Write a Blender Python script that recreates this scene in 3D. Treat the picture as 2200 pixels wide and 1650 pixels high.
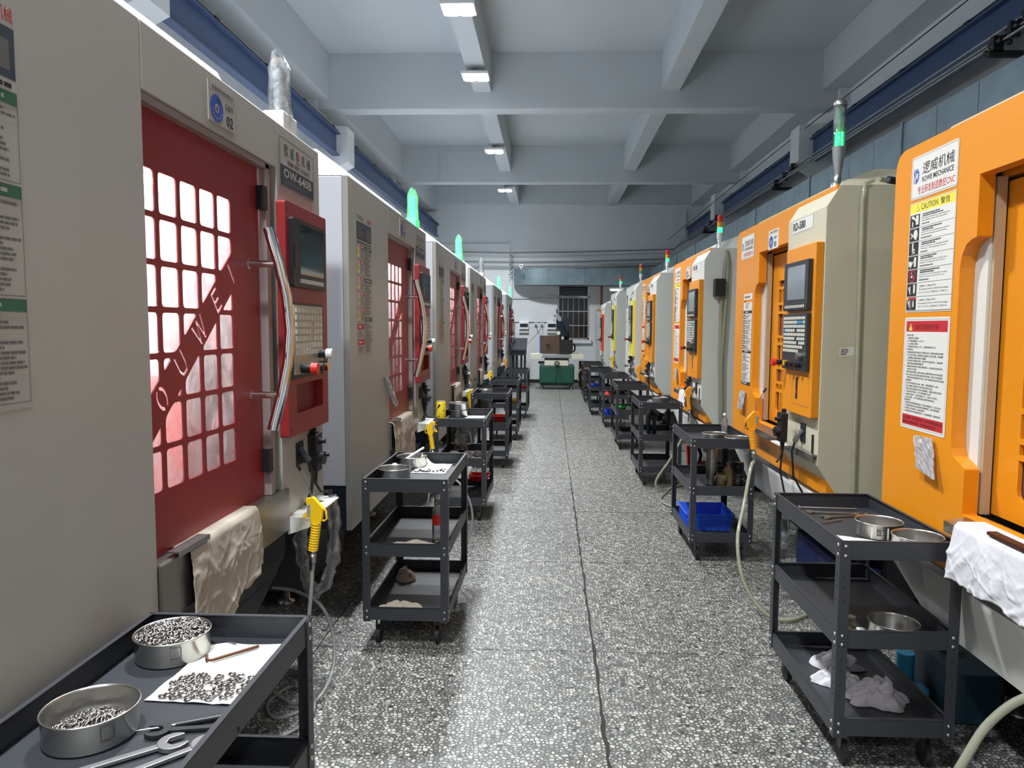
import bpy, math, random
from mathutils import Vector, Matrix, noise
C = bpy.context.scene.collection
for o in list(bpy.data.objects): bpy.data.objects.remove(o)
R = math.radians

# ------------------------------------------------------------------ camera
F_PX, W_PX, H_PX, EYE = 1560.0, 2200.0, 1650.0, 1.5
YAW, PITCH, ROLL = 0.034666, 0.078255, 0.006
fw = Vector((-math.sin(YAW)*math.cos(PITCH), math.cos(YAW)*math.cos(PITCH), -math.sin(PITCH)))
rt = Vector((math.cos(YAW), math.sin(YAW), 0.0)); up = rt.cross(fw)
rt, up = rt*math.cos(ROLL)+up*math.sin(ROLL), up*math.cos(ROLL)-rt*math.sin(ROLL)
cd = bpy.data.cameras.new('camera'); cam = bpy.data.objects.new('camera', cd); C.objects.link(cam)
M = Matrix((rt, up, -fw)).transposed().to_4x4(); M.translation = (0, 0, EYE)
cam.matrix_world = M
cd.sensor_fit = 'HORIZONTAL'; cd.sensor_width = 36.0; cd.lens = 36.0*F_PX/W_PX
cd.shift_x = -27.0/W_PX; cd.clip_start = 0.02; cd.clip_end = 60
bpy.context.scene.camera = cam

# ------------------------------------------------------------------ world, exposure
sc = bpy.context.scene
sc.view_settings.view_transform = 'Standard'; sc.view_settings.look = 'None'
sc.view_settings.exposure = 0.0; sc.view_settings.gamma = 1.0; sc.view_settings.use_curve_mapping = False
wd = bpy.data.worlds.new('world'); sc.world = wd; wd.use_nodes = True
wd.node_tree.nodes['Background'].inputs[0].default_value = (0.75, 0.85, 1.0, 1)
wd.node_tree.nodes['Background'].inputs[1].default_value = 0.3
sc.cycles.max_bounces = 8; sc.cycles.diffuse_bounces = 4; sc.cycles.glossy_bounces = 4
sc.cycles.transparent_max_bounces = 12; sc.cycles.caustics_reflective = False; sc.cycles.caustics_refractive = False
sc.cycles.use_denoising = True; sc.cycles.sample_clamp_indirect = 6.0

def area(name, loc, size, power, rot=(0, 0, 0), col=(1, 1, 1), sy=None):
    l = bpy.data.lights.new(name, 'AREA'); l.energy = power; l.color = col
    l.spread = R(142); l.shape = 'RECTANGLE'; l.size = size; l.size_y = sy or size
    o = bpy.data.objects.new(name, l); o.location = loc; o.rotation_euler = rot; C.objects.link(o); return o
LAMP_Z = 4.62
LAMPS = [(-0.93, 7.40), (-0.96, 9.34), (-1.02, 13.2), (-1.06, 16.9)]
LAMP_W = 138.0
for (x, y) in [(1.61, -1.2), (1.61, -4.2)]:      # unseen fill lights added behind the camera to brighten the left fronts
    area('lamp_and_fill_light', (x, y, LAMP_Z-0.0), 0.30, LAMP_W*0.36, (0, 0, 0), (0.96, 0.98, 1.0))
for i, (x, y) in enumerate(LAMPS + [(-0.9, 3.6), (-0.88, 0.75), (-0.88, -3.4)]):
    area('lamp_and_fill_light', (x, y, LAMP_Z-0.06), 0.30, LAMP_W, (0, 0, 0), (0.93, 0.97, 1.0))

# ------------------------------------------------------------------ helpers
def tag(o, label=None, cat=None, group=None, kind=None):
    if label: o['label'] = label
    if cat: o['category'] = cat
    if group: o['group'] = group
    if kind: o['kind'] = kind
    return o
def empty(name, loc=(0, 0, 0), rz=0, parent=None):
    o = bpy.data.objects.new(name, None); o.location = loc; o.rotation_euler = (0, 0, rz)
    o.empty_display_size = 0.05; C.objects.link(o)
    if parent: o.parent = parent
    return o
KIDS = {}
def link(name, me, parent=None, loc=None, rot=None):
    o = bpy.data.objects.new(name, me); C.objects.link(o)
    if parent: o.parent = parent; KIDS.setdefault(parent.name, []).append(o)
    if loc is not None: o.location = loc
    if rot is not None: o.rotation_euler = rot
    return o
def copy_tree(o, parent=None):
    c = o.copy(); C.objects.link(c); c.parent = parent
    if parent: KIDS.setdefault(parent.name, []).append(c)
    for k in list(KIDS.get(o.name, [])): copy_tree(k, c)
    return c
def rpoly(pts, r, seg=4):
    out = []; n = len(pts)
    for i in range(n):
        p0, p, p1 = Vector(pts[i-1]), Vector(pts[i]), Vector(pts[(i+1) % n])
        a, b = p0-p, p1-p; la, lb = a.length, b.length
        if la < 1e-6 or lb < 1e-6: continue
        rr = min(r[i] if isinstance(r, (list, tuple)) else r, la*.45, lb*.45)
        if rr < 1e-5: out.append((p.x, p.y)); continue
        s, e = p+a/la*rr, p+b/lb*rr
        for k in range(seg+1):
            t = k/seg; q = s*(1-t)**2+p*2*t*(1-t)+e*t*t; out.append((q.x, q.y))
    return out
class MB:
    def __init__(s): s.v = []; s.f = []; s.m = []; s.s = []
    def add(s, vs, fs, mat=0, smooth=False):
        n = len(s.v); s.v += [tuple(v) for v in vs]
        for f in fs: s.f.append(tuple(n+i for i in f)); s.m.append(mat); s.s.append(smooth)
        return s
    def box(s, x0, y0, z0, x1, y1, z1, mat=0):
        x0, x1 = min(x0, x1), max(x0, x1); y0, y1 = min(y0, y1), max(y0, y1); z0, z1 = min(z0, z1), max(z0, z1)
        return s.add([(x0,y0,z0),(x1,y0,z0),(x1,y1,z0),(x0,y1,z0),(x0,y0,z1),(x1,y0,z1),(x1,y1,z1),(x0,y1,z1)],
              [(0,3,2,1),(4,5,6,7),(0,1,5,4),(1,2,6,5),(2,3,7,6),(3,0,4,7)], mat)
    def tube(s, pts, r, n=8, mat=0, caps=True, closed=False):
        P = [Vector(p) for p in pts]; m = len(P); rs = r if isinstance(r, (list, tuple)) else [r]*m
        t0 = (P[1]-P[0]).normalized(); a = Vector((0,0,1)) if abs(t0.z) < .9 else Vector((1,0,0))
        nrm = t0.cross(a).normalized(); vs = []
        for i in range(m):
            if closed: t = (P[(i+1) % m]-P[i-1]).normalized()
            else: t = ((P[min(i+1, m-1)]-P[max(i-1, 0)])).normalized()
            nrm = (nrm-t*nrm.dot(t)).normalized(); b = t.cross(nrm)
            for k in range(n):
                an = 2*math.pi*k/n; vs.append(P[i]+(nrm*math.cos(an)+b*math.sin(an))*rs[i])
        fs = []
        for i in range(m if closed else m-1):
            j = (i+1) % m
            for k in range(n): fs.append((i*n+k, i*n+(k+1) % n, j*n+(k+1) % n, j*n+k))
        s.add(vs, fs, mat, True)
        if caps and not closed:
            s.add(vs[:n], [tuple(range(n))[::-1]], mat); s.add(vs[-n:], [tuple(range(n))], mat)
        return s
    def cyl(s, p0, p1, r, r1=None, n=16, mat=0): return s.tube([p0, p1], [r, r if r1 is None else r1], n, mat)
    def lathe(s, c, prof, n=24, mat=0, smooth=True, M=None):
        vs = []
        for (r, z) in prof:
            for k in range(n):
                a = 2*math.pi*k/n; p = Vector((r*math.cos(a), r*math.sin(a), z))
                if M: p = M @ p
                vs.append((c[0]+p[0], c[1]+p[1], c[2]+p[2]))
        fs = []
        for i in range(len(prof)-1):
            for k in range(n): fs.append((i*n+k, i*n+(k+1) % n, (i+1)*n+(k+1) % n, (i+1)*n+k))
        return s.add(vs, fs, mat, smooth)
    def prism(s, poly, ax, a0, a1, mat=0):
        """poly in the plane perpendicular to ax: x->(y,z), y->(x,z), z->(x,y)"""
        def P(p, a): return {'x': (a, p[0], p[1]), 'y': (p[0], a, p[1]), 'z': (p[0], p[1], a)}[ax]
        n = len(poly); vs = [P(p, a0) for p in poly]+[P(p, a1) for p in poly]
        fs = [tuple(range(n)), tuple(range(2*n-1, n-1, -1))]+[(i, i+n, (i+1) % n+n, (i+1) % n) for i in range(n)]
        return s.add(vs, fs, mat)
    def sphere(s, c, r, n=10, mat=0, sz=1.0):
        return s.lathe(c, [(max(1e-4, r*math.sin(math.pi*i/n)), -r*math.cos(math.pi*i/n)*sz) for i in range(n+1)], n*2, mat)
    def xf(s, Mx): s.v = [tuple(Mx @ Vector(v)) for v in s.v]; return s
    def merge(s, o, Mx=None):
        n = len(s.v); s.v += [tuple(Mx @ Vector(v)) if Mx else v for v in o.v]
        s.f += [tuple(n+i for i in f) for f in o.f]; s.m += o.m; s.s += o.s; return s
    def mesh(s, name, mats):
        me = bpy.data.meshes.new(name); me.from_pydata(s.v, [], s.f)
        for m in (mats if isinstance(mats, (list, tuple)) else [mats]): me.materials.append(m)
        me.polygons.foreach_set('material_index', s.m); me.polygons.foreach_set('use_smooth', s.s); me.update(); return me
    def obj(s, name, mats, parent=None, loc=None, rot=None, bevel=0, fix=True):
        me = s.mesh(name, mats)
        if fix:
            import bmesh
            b = bmesh.new(); b.from_mesh(me); bmesh.ops.recalc_face_normals(b, faces=b.faces); b.to_mesh(me); b.free()
        o = link(name, me, parent, loc, rot)
        if bevel:
            md = o.modifiers.new('bevel', 'BEVEL'); md.width = bevel; md.segments = 2; md.limit_method = 'ANGLE'; md.angle_limit = R(40)
        return o
def plate(outer, holes, thick):
    """outline with holes -> MB in plane (a, b) with thickness on c in [0, thick]"""
    cu = bpy.data.curves.new('t', 'CURVE'); cu.dimensions = '2D'; cu.fill_mode = 'BOTH'; cu.extrude = thick/2
    for pl in [outer]+holes:
        sp = cu.splines.new('POLY'); sp.points.add(len(pl)-1); sp.use_cyclic_u = True
        for i, p in enumerate(pl): sp.points[i].co = (p[0], p[1], 0, 1)
    o = bpy.data.objects.new('t', cu); C.objects.link(o)
    me = bpy.data.meshes.new_from_object(o.evaluated_get(bpy.context.evaluated_depsgraph_get()))
    b = MB(); b.add([(v.co.x, v.co.y, v.co.z+thick/2) for v in me.vertices], [tuple(p.vertices) for p in me.polygons])
    bpy.data.objects.remove(o); bpy.data.curves.remove(cu); bpy.data.meshes.remove(me); return b
TXT = {}
def text_tris(s, bold=0):
    k = (s, bold)
    if k not in TXT:
        cu = bpy.data.curves.new('t', 'FONT'); cu.body = s; cu.size = 1; cu.resolution_u = 2; cu.offset = bold
        o = bpy.data.objects.new('t', cu); C.objects.link(o)
        me = bpy.data.meshes.new_from_object(o.evaluated_get(bpy.context.evaluated_depsgraph_get()))
        vs = [(v.co.x, v.co.y) for v in me.vertices]; fs = [tuple(p.vertices) for p in me.polygons]
        bpy.data.objects.remove(o); bpy.data.curves.remove(cu); bpy.data.meshes.remove(me)
        TXT[k] = (vs, fs)
    return TXT[k]
class Sign:
    """flat print: u right, v up, w = out of the sign"""
    def __init__(s): s.b = MB(); s.k = 0
    def poly(s, pts, mat, w=.0006): s.k += 1; s.b.add([(p[0], p[1], w+s.k*2e-6) for p in pts], [tuple(range(len(pts)))], mat); return s
    def rect(s, u0, v0, u1, v1, mat, w=.0006): return s.poly([(u0,v0),(u1,v0),(u1,v1),(u0,v1)], mat, w)
    def frame(s, u0, v0, u1, v1, t, mat, w=.0008):
        s.rect(u0,v0,u1,v0+t,mat,w); s.rect(u0,v1-t,u1,v1,mat,w); s.rect(u0,v0,u0+t,v1,mat,w); return s.rect(u1-t,v0,u1,v1,mat,w)
    def disk(s, u, v, ru, rv, mat, w=.0006, n=28, a0=0, a1=360):
        return s.poly([(u+ru*math.cos(R(a0+(a1-a0)*i/n)), v+rv*math.sin(R(a0+(a1-a0)*i/n))) for i in range(n if a1-a0 == 360 else n+1)], mat, w)
    def ring(s, u, v, r0, r1, mat, w=.0008, a0=0, a1=360, n=28, sq=1.0):
        vs = []; s.k += 1
        for i in range(n+1):
            a = R(a0+(a1-a0)*i/n)
            vs += [(u+r0*sq*math.cos(a), v+r0*math.sin(a), w+s.k*2e-6), (u+r1*sq*math.cos(a), v+r1*math.sin(a), w+s.k*2e-6)]
        s.b.add(vs, [(2*i, 2*i+1, 2*i+3, 2*i+2) for i in range(n)], mat); return s
    def text(s, t, u0, v0, u1, v1, mat, w=.001, bold=0, rot=0):
        """fit the string into the box"""
        vs, fs = text_tris(t, .004 if any(ord(ch) > 0x2000 for ch in t) and bold else bold)
        if not vs: return s
        x0, x1 = min(v[0] for v in vs), max(v[0] for v in vs); y0, y1 = min(v[1] for v in vs), max(v[1] for v in vs)
        su, sv = (u1-u0)/max(1e-6, x1-x0), (v1-v0)/max(1e-6, y1-y0)
        s.b.add([(u0+(x-x0)*su, v0+(y-y0)*sv, w) for x, y in vs], fs, mat); return s
    def lines(s, u0, u1, v1, v0, n, mat, rng, size=.55, w=.0009, ind=0):
        """rows of print too small to read: each row a run of short dark marks"""
        h = (v1-v0)/n
        for i in range(n):
            t = v1-h*(i+.2); e = u0+(u1-u0)*rng.uniform(.45, 1.0); u = u0+ind
            while u < e:
                wd_ = h*rng.uniform(.5, 2.2)
                s.rect(u, t-h*size, min(u+wd_, e), t, mat, w); u += wd_+h*.28
        return s
    def obj(s, name, mats, parent, side, x, yz):
        """side +1 faces +X (u=+Y), -1 faces -X (u=-Y)"""
        y, z = yz
        if side > 0: s.b.v = [(x+w, y+u, z+v) for u, v, w in s.b.v]
        else: s.b.v = [(x-w, y-u, z+v) for u, v, w in s.b.v]
        return s.b.obj(name, mats, parent, fix=False)

# ------------------------------------------------------------------ materials
def nt(name):
    m = bpy.data.materials.new(name); m.use_nodes = True; t = m.node_tree; b = t.nodes['Principled BSDF']; return m, t, b
def mat(name, col, rough=.5, metal=0, spec=.5, var=.06, scale=6.0, bump=0, bscale=200, coat=0, trans=0, emit=None, estr=0, alpha=1, aniso=0):
    m, t, b = nt(name); L = t.links
    c = tuple(col)+(1,) if len(col) == 3 else col
    b.inputs['Base Color'].default_value = c; b.inputs['Roughness'].default_value = rough
    b.inputs['Metallic'].default_value = metal; b.inputs['Specular IOR Level'].default_value = spec
    b.inputs['Coat Weight'].default_value = coat; b.inputs['Transmission Weight'].default_value = trans
    b.inputs['Alpha'].default_value = alpha
    if emit: b.inputs['Emission Color'].default_value = tuple(emit)+(1,); b.inputs['Emission Strength'].default_value = estr
    tc = t.nodes.new('ShaderNodeTexCoord')
    if var:
        n = t.nodes.new('ShaderNodeTexNoise'); n.inputs['Scale'].default_value = scale; n.inputs['Detail'].default_value = 5
        L.new(tc.outputs['Object'], n.inputs['Vector'])
        mx = t.nodes.new('ShaderNodeMix'); mx.data_type = 'RGBA'
        mx.inputs[6].default_value = tuple(v*(1-var) for v in c[:3])+(1,); mx.inputs[7].default_value = tuple(min(1, v*(1+var)) for v in c[:3])+(1,)
        L.new(n.outputs['Fac'], mx.inputs[0]); L.new(mx.outputs[2], b.inputs['Base Color'])
    if bump:
        n2 = t.nodes.new('ShaderNodeTexNoise'); n2.inputs['Scale'].default_value = bscale; n2.inputs['Detail'].default_value = 3
        L.new(tc.outputs['Object'], n2.inputs['Vector'])
        bp = t.nodes.new('ShaderNodeBump'); bp.inputs['Strength'].default_value = bump; bp.inputs['Distance'].default_value = .001
        L.new(n2.outputs['Fac'], bp.inputs['Height']); L.new(bp.outputs['Normal'], b.inputs['Normal'])
    return m
def hexc(r, g, b_):
    f = lambda v: (v/255/12.92) if v/255 <= .04045 else ((v/255+.055)/1.055)**2.4
    return (f(r), f(g), f(b_))
def clear_mat(name, col, mixf=.6, rough=.1, tfac=0.0, scale=30, bump=.4, vr=1.0, ior=1.45):
    """thin clear / frosted plastic: transparent + glossy + translucent with creases"""
    m = bpy.data.materials.new(name); m.use_nodes = True; t = m.node_tree; t.nodes.clear(); L = t.links
    out = t.nodes.new('ShaderNodeOutputMaterial'); tr = t.nodes.new('ShaderNodeBsdfTransparent'); tr.inputs[0].default_value = tuple(col)+(1,)
    gl = t.nodes.new('ShaderNodeBsdfGlossy'); gl.inputs['Roughness'].default_value = rough; gl.inputs[0].default_value = (.9,.9,.9,1)
    tl = t.nodes.new('ShaderNodeBsdfTranslucent'); tl.inputs[0].default_value = tuple(col)+(1,)
    df = t.nodes.new('ShaderNodeBsdfDiffuse'); df.inputs[0].default_value = tuple(col)+(1,)
    tc = t.nodes.new('ShaderNodeTexCoord'); n = t.nodes.new('ShaderNodeTexNoise'); n.inputs['Scale'].default_value = scale; n.inputs['Detail'].default_value = 4
    L.new(tc.outputs['Object'], n.inputs['Vector'])
    bp = t.nodes.new('ShaderNodeBump'); bp.inputs['Strength'].default_value = bump; bp.inputs['Distance'].default_value = .01
    L.new(n.outputs['Fac'], bp.inputs['Height']); L.new(bp.outputs[0], gl.inputs['Normal'])
    m1 = t.nodes.new('ShaderNodeMixShader'); m1.inputs[0].default_value = .5; L.new(tl.outputs[0], m1.inputs[1]); L.new(df.outputs[0], m1.inputs[2])
    m2 = t.nodes.new('ShaderNodeMixShader'); 
    rp = t.nodes.new('ShaderNodeMapRange'); rp.inputs[1].default_value = .3; rp.inputs[2].default_value = .7
    rp.inputs[3].default_value = max(0, mixf-.25*vr); rp.inputs[4].default_value = min(1, mixf+.2*vr)
    L.new(n.outputs['Fac'], rp.inputs[0]); L.new(rp.outputs[0], m2.inputs[0]); L.new(tr.outputs[0], m2.inputs[1]); L.new(m1.outputs[0], m2.inputs[2])
    m3 = t.nodes.new('ShaderNodeMixShader'); fr = t.nodes.new('ShaderNodeFresnel'); fr.inputs[0].default_value = ior
    L.new(fr.outputs[0], m3.inputs[0]); L.new(m2.outputs[0], m3.inputs[1]); L.new(gl.outputs[0], m3.inputs[2])
    L.new(m3.outputs[0], out.inputs[0]); return m
M_ = {}
M_['panel'] = mat('warm_grey_panel', hexc(172,169,163), .33, spec=.5, var=.03, bump=.12, bscale=700)
M_['side'] = mat('lit_white_grey_panel', hexc(214,217,224), .4, var=.02, bump=.08, bscale=700)  # lamp light on side and hood partly put into this whiter, bluer tone
M_['red'] = mat('red_paint', hexc(146,34,40), .38, var=.08, scale=3, bump=.1, bscale=800)
M_['redbox'] = mat('red_box_paint', hexc(146,40,42), .4, var=.05, bump=.1, bscale=800)
M_['navy'] = mat('navy_paint', hexc(24,36,54), .5)
M_['black'] = mat('black_plastic', hexc(24,25,27), .42)
M_['char'] = mat('charcoal_metal', hexc(42,44,48), .45, bump=.1, bscale=500)
M_['base'] = mat('black_base', hexc(30,31,34), .6)
M_['steel'] = mat('stainless_steel', hexc(190,188,182), .28, metal=1, var=.05, scale=20)
M_['chrome'] = mat('chrome', hexc(225,225,225), .08, metal=1, var=0)
M_['tank'] = mat('dark_teal_tank', hexc(18,48,62), .5)
M_['ntank'] = mat('dark_blue_tank', hexc(22,34,84), .5)
M_['sillm'] = mat('sill_steel', hexc(150,146,140), .38, metal=.9, var=.12, scale=8)
M_['toolst'] = mat('polished_tool', hexc(170,170,170), .36, metal=.85, var=.04)
M_['satin'] = mat('satin_steel', hexc(170,170,170), .35, metal=1, var=.1)
M_['frame'] = mat('frame_grey', hexc(150,135,133), .4, var=.03)
M_['interior'] = mat('machine_interior', hexc(225,226,228), .5, var=.12, scale=4)
M_['inred'] = mat('interior_red', hexc(225,72,50), .5)
M_['screen'] = mat('screen_glass', hexc(40,52,50), .06, spec=.8, var=0)
M_['keypad'] = mat('keypad_cover', hexc(176,168,150), .25, var=.2, scale=40, bump=.5, bscale=60)
M_['keys'] = mat('key_caps', hexc(205,203,190), .5, var=.1)
M_['kblue'] = mat('blue_keys', hexc(70,150,200), .5)
M_['orange'] = mat('orange_paint', hexc(228,142,22), .36, var=.03, bump=.08, bscale=800)
M_['cream'] = mat('cream_paint', hexc(200,193,168), .45, var=.03, bump=.1, bscale=600)
M_['whitep'] = mat('white_paint', hexc(222,222,216), .4, var=.03)
M_['lgrey'] = mat('light_grey_paint', hexc(205,206,200), .45, var=.03)
M_['yellow'] = mat('yellow_paint', hexc(238,226,84), .4, var=.04)
M_['wred'] = mat('bright_red_paint', hexc(225,80,45), .4)
M_['beige'] = mat('beige_post', hexc(184,160,130), .45, var=.1)
M_['dglass'] = mat('dark_tinted_window', hexc(132,80,82), .3, spec=.6, var=.25, scale=8)
M_['paper'] = mat('sticker_white', hexc(226,222,214), .4, var=.02)
M_['sgrey'] = mat('sticker_silver', hexc(172,168,162), .35, var=.03)
M_['ink'] = mat('ink_black', hexc(34,34,38), .5, var=0)
M_['ink2'] = mat('ink_grey', hexc(100,98,96), .5, var=0)
M_['inkr'] = mat('ink_red', hexc(190,40,46), .5, var=0)
M_['inkrd'] = mat('ink_dark_red', hexc(120,24,30), .5, var=0)
M_['inkb'] = mat('ink_blue', hexc(48,84,170), .5, var=0)
M_['inkdb'] = mat('ink_dark_blue', hexc(52,62,74), .5, var=0)
M_['inkg'] = mat('ink_green', hexc(52,100,78), .5, var=0)
M_['inky'] = mat('ink_yellow', hexc(236,220,80), .5, var=0)
M_['cart'] = mat('dark_powder_coat', hexc(50,52,57), .42, var=.06, scale=3, bump=.15, bscale=900)
M_['bolt'] = mat('zinc_bolt', hexc(210,210,210), .22, metal=1, var=0)
M_['rubber'] = mat('black_rubber', hexc(26,26,28), .7)
M_['gun'] = mat('yellow_gun_plastic', hexc(242,196,28), .35, var=.05)
M_['ogun'] = mat('orange_gun_plastic', hexc(246,158,20), .35, var=.05)
M_['wrap'] = clear_mat('clear_plastic_bag', (.9,.92,.93), .2, .10, scale=25, bump=.9)
M_['hose'] = clear_mat('clear_hose', (.80,.80,.62), .62, .15, scale=12, bump=.1, vr=.2)
M_['ghose'] = clear_mat('clear_grey_hose', (.80,.82,.80), .5, .15, scale=12, bump=.1, vr=.2)
M_['pane'] = clear_mat('window_acrylic', (.98,.99,1), .40, .12, scale=11, bump=.3, vr=.8, ior=1.12)
M_['acryl'] = clear_mat('clear_acrylic', (.93,.97,.95), .12, .05, scale=10, bump=.02)
M_['rag'] = mat('beige_rag', hexc(178,168,154), .95, spec=.1, var=.12, scale=14, bump=.6, bscale=120)
M_['wrag'] = mat('white_rag', hexc(208,206,210), .95, spec=.1, var=.06, scale=14, bump=.5, bscale=100)
M_['grag'] = mat('grey_mauve_rag', hexc(196,188,192), .95, spec=.1, var=.15, scale=14, bump=.5, bscale=100)
M_['sheet'] = mat('white_paper', hexc(218,217,211), .8, var=.03)
M_['ringm'] = mat('ring_steel', hexc(168,162,160), .2, metal=1, var=.1)
M_['rust'] = mat('rusty_steel', hexc(96,60,42), .5, metal=.6, var=.3, scale=60)
M_['rtool'] = mat('worn_tool_steel', hexc(150,138,122), .42, metal=.9, var=.25, scale=50)
M_['bluep'] = mat('blue_plastic', hexc(52,100,228), .4, var=.05)
M_['redp'] = mat('red_plastic', hexc(222,50,32), .4, var=.05)
M_['yelp'] = mat('yellow_plastic', hexc(236,206,40), .4)
M_['grnp'] = mat('green_plastic', hexc(60,170,90), .4)
M_['cyanp'] = mat('cyan_plastic', hexc(60,160,205), .4, var=.1)
M_['white'] = mat('white_plastic', hexc(235,236,236), .35, var=0)
M_['rail'] = mat('blue_rail_paint', hexc(56,78,116), .45, var=.15, scale=2)
M_['wallp'] = mat('wall_plaster', hexc(224,228,231), .85, spec=.2, var=.05, scale=2, bump=.2, bscale=60)
M_['ceilp'] = mat('ceiling_plaster', hexc(200,206,210), .9, spec=.2, var=.04, scale=1.3, bump=.15, bscale=60)
M_['pipe'] = mat('white_conduit', hexc(196,200,204), .5, var=0)
M_['zinc'] = mat('galvanised_steel', hexc(128,146,154), .45, metal=.55, var=.3, scale=5)
M_['dgrn'] = mat('dark_green_paint', hexc(34,88,72), .4, var=.2, scale=3)
M_['brown'] = mat('oily_brown_cover', hexc(92,74,62), .45, var=.4, scale=4)
M_['ivory'] = mat('ivory_plastic', hexc(232,230,212), .45)
M_['wnight'] = mat('night_window_glass', hexc(18,22,30), .1, spec=.6, var=.1)
M_['alu'] = mat('aluminium', hexc(190,194,194), .35, metal=.8, var=.05)
M_['lampon'] = mat('lamp_lens', (1,1,1), .5, var=0, emit=(.95,.98,1), estr=22)
M_['led'] = mat('led_strip', (1,1,1), .5, var=0, emit=(.96,.98,1), estr=340)
M_['gled'] = mat('green_led', (.1,.9,.3), .4, var=0, emit=(.03,1,.22), estr=3.0)
M_['gled2'] = mat('green_lens_lit', (.1,.9,.5), .3, var=0, emit=(.05,1,.45), estr=1.1)
M_['gglow'] = mat('green_lit_plastic', (.2,.9,.4), .4, var=0, emit=(.08,1,.25), estr=.8)  # tower's green light on the bracket put in as a glow of its own
M_['rlens'] = mat('red_lens', hexc(205,44,40), .25, var=0)
M_['alens'] = mat('amber_lens', hexc(225,150,30), .25, var=0)
M_['glens'] = mat('green_lens', hexc(40,160,100), .25, var=0)
M_['oil'] = clear_mat('amber_oil', (.88,.74,.45), .3, .1, vr=.4)
M_['bottle'] = clear_mat('clear_bottle', (.92,.94,.95), .25, .06)
def terrazzo():
    m, t, b = nt('terrazzo'); L = t.links; N = t.nodes
    g = N.new('ShaderNodeNewGeometry')
    nz = N.new('ShaderNodeTexNoise'); nz.inputs['Scale'].default_value = 40; L.new(g.outputs['Position'], nz.inputs['Vector'])
    ad = N.new('ShaderNodeVectorMath'); ad.operation = 'MULTIPLY_ADD'; L.new(nz.outputs['Color'], ad.inputs[0]); ad.inputs[1].default_value = (.010,.010,0); L.new(g.outputs['Position'], ad.inputs[2])
    def vor(scale, feat):
        v = N.new('ShaderNodeTexVoronoi'); v.feature = feat; v.inputs['Scale'].default_value = scale; v.voronoi_dimensions = '2D'; L.new(ad.outputs[0], v.inputs['Vector']); return v
    e = vor(60, 'DISTANCE_TO_EDGE'); c = vor(60, 'F1')
    sp = N.new('ShaderNodeSeparateColor'); L.new(c.outputs['Color'], sp.inputs[0])
    th = N.new('ShaderNodeMapRange'); L.new(sp.outputs[0], th.inputs[0]); th.inputs[3].default_value = .06; th.inputs[4].default_value = .31
    sb = N.new('ShaderNodeMath'); sb.operation = 'SUBTRACT'; L.new(e.outputs['Distance'], sb.inputs[0]); L.new(th.outputs[0], sb.inputs[1])
    ms = N.new('ShaderNodeMapRange'); L.new(sb.outputs[0], ms.inputs[0]); ms.inputs[1].default_value = 0; ms.inputs[2].default_value = .03
    cr = N.new('ShaderNodeValToRGB'); L.new(sp.outputs[1], cr.inputs[0])
    el = cr.color_ramp.elements; el[0].position = 0; el[0].color = hexc(100,100,96)+(1,); el[1].position = .35; el[1].color = hexc(140,140,135)+(1,)
    x = el.new(.8); x.color = hexc(176,175,169)+(1,); x = el.new(.93); x.color = hexc(184,178,160)+(1,); x = el.new(.97); x.color = hexc(40,42,44)+(1,)
    n2 = N.new('ShaderNodeTexNoise'); n2.inputs['Scale'].default_value = 1.1; n2.inputs['Detail'].default_value = 6; L.new(g.outputs['Position'], n2.inputs['Vector'])
    base = N.new('ShaderNodeMix'); base.data_type = 'RGBA'; L.new(n2.outputs['Fac'], base.inputs[0])
    base.inputs[6].default_value = hexc(58,58,55)+(1,); base.inputs[7].default_value = hexc(86,87,84)+(1,)
    mx = N.new('ShaderNodeMix'); mx.data_type = 'RGBA'; L.new(ms.outputs[0], mx.inputs[0]); L.new(base.outputs[2], mx.inputs[6]); L.new(cr.outputs[0], mx.inputs[7])
    L.new(mx.outputs[2], b.inputs['Base Color'])
    rr = N.new('ShaderNodeMapRange'); L.new(n2.outputs['Fac'], rr.inputs[0]); rr.inputs[3].default_value = .34; rr.inputs[4].default_value = .52; b.inputs['Specular IOR Level'].default_value = .42
    L.new(rr.outputs[0], b.inputs['Roughness']); return m
M_['terr'] = terrazzo()
M_['joint'] = mat('joint_dirt', hexc(40,38,34), .9, var=.4, scale=40)
MT = M_

# ------------------------------------------------------------------ room
XL, XR, YB, YF, ZC = -3.4, 4.0, -6.0, 19.63, 5.25
def struct(name, b, m, parent=None, **k):
    o = b.obj(name, m, parent, **k); o['kind'] = 'structure'; return o
floor = struct('floor', MB().box(XL-.2, YB, -.12, XR+.2, YF+.2, -.006), MT['joint'])
xs = [XL-.1, -2.365, -1.075, .215, 1.505, 2.795, XR+.1]
ys = [3.27+1.285*k for k in range(-8, 14)]; ys = [y for y in ys if y < YF]+[YF+.1]
rg = random.Random(3)
for i in range(len(xs)-1):
    for j in range(len(ys)-1):
        x0, x1, y0, y1 = xs[i]+.0025, xs[i+1]-.0025, ys[j]+.0025, ys[j+1]-.0025
        def edge(xc, s):                                   # the worn joint along x = .215
            n = 26
            return [(xc+s*(.002+abs(noise.noise((xc*3, (y0+(y1-y0)*k/n)*9, s)))*.016*(1 if y0 < 7 else .4)), y0+(y1-y0)*k/n) for k in range(n+1)]
        if i == 2: p = [(x0, y0)]+edge(.215, -1)+[(x0, y1)]
        elif i == 3: p = [(x1, y1)]+edge(.215, 1)[::-1]+[(x1, y0)]
        else: p = [(x0, y0), (x1, y0), (x1, y1), (x0, y1)]
        MB().prism(p, 'z', -.05, rg.uniform(-.0006, .0006)).obj('floor_slab', MT['terr'], floor)
struct('wall_left', MB().box(XL-.2, YB, 0, XL, YF, ZC+.3), MT['wallp'])
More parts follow.
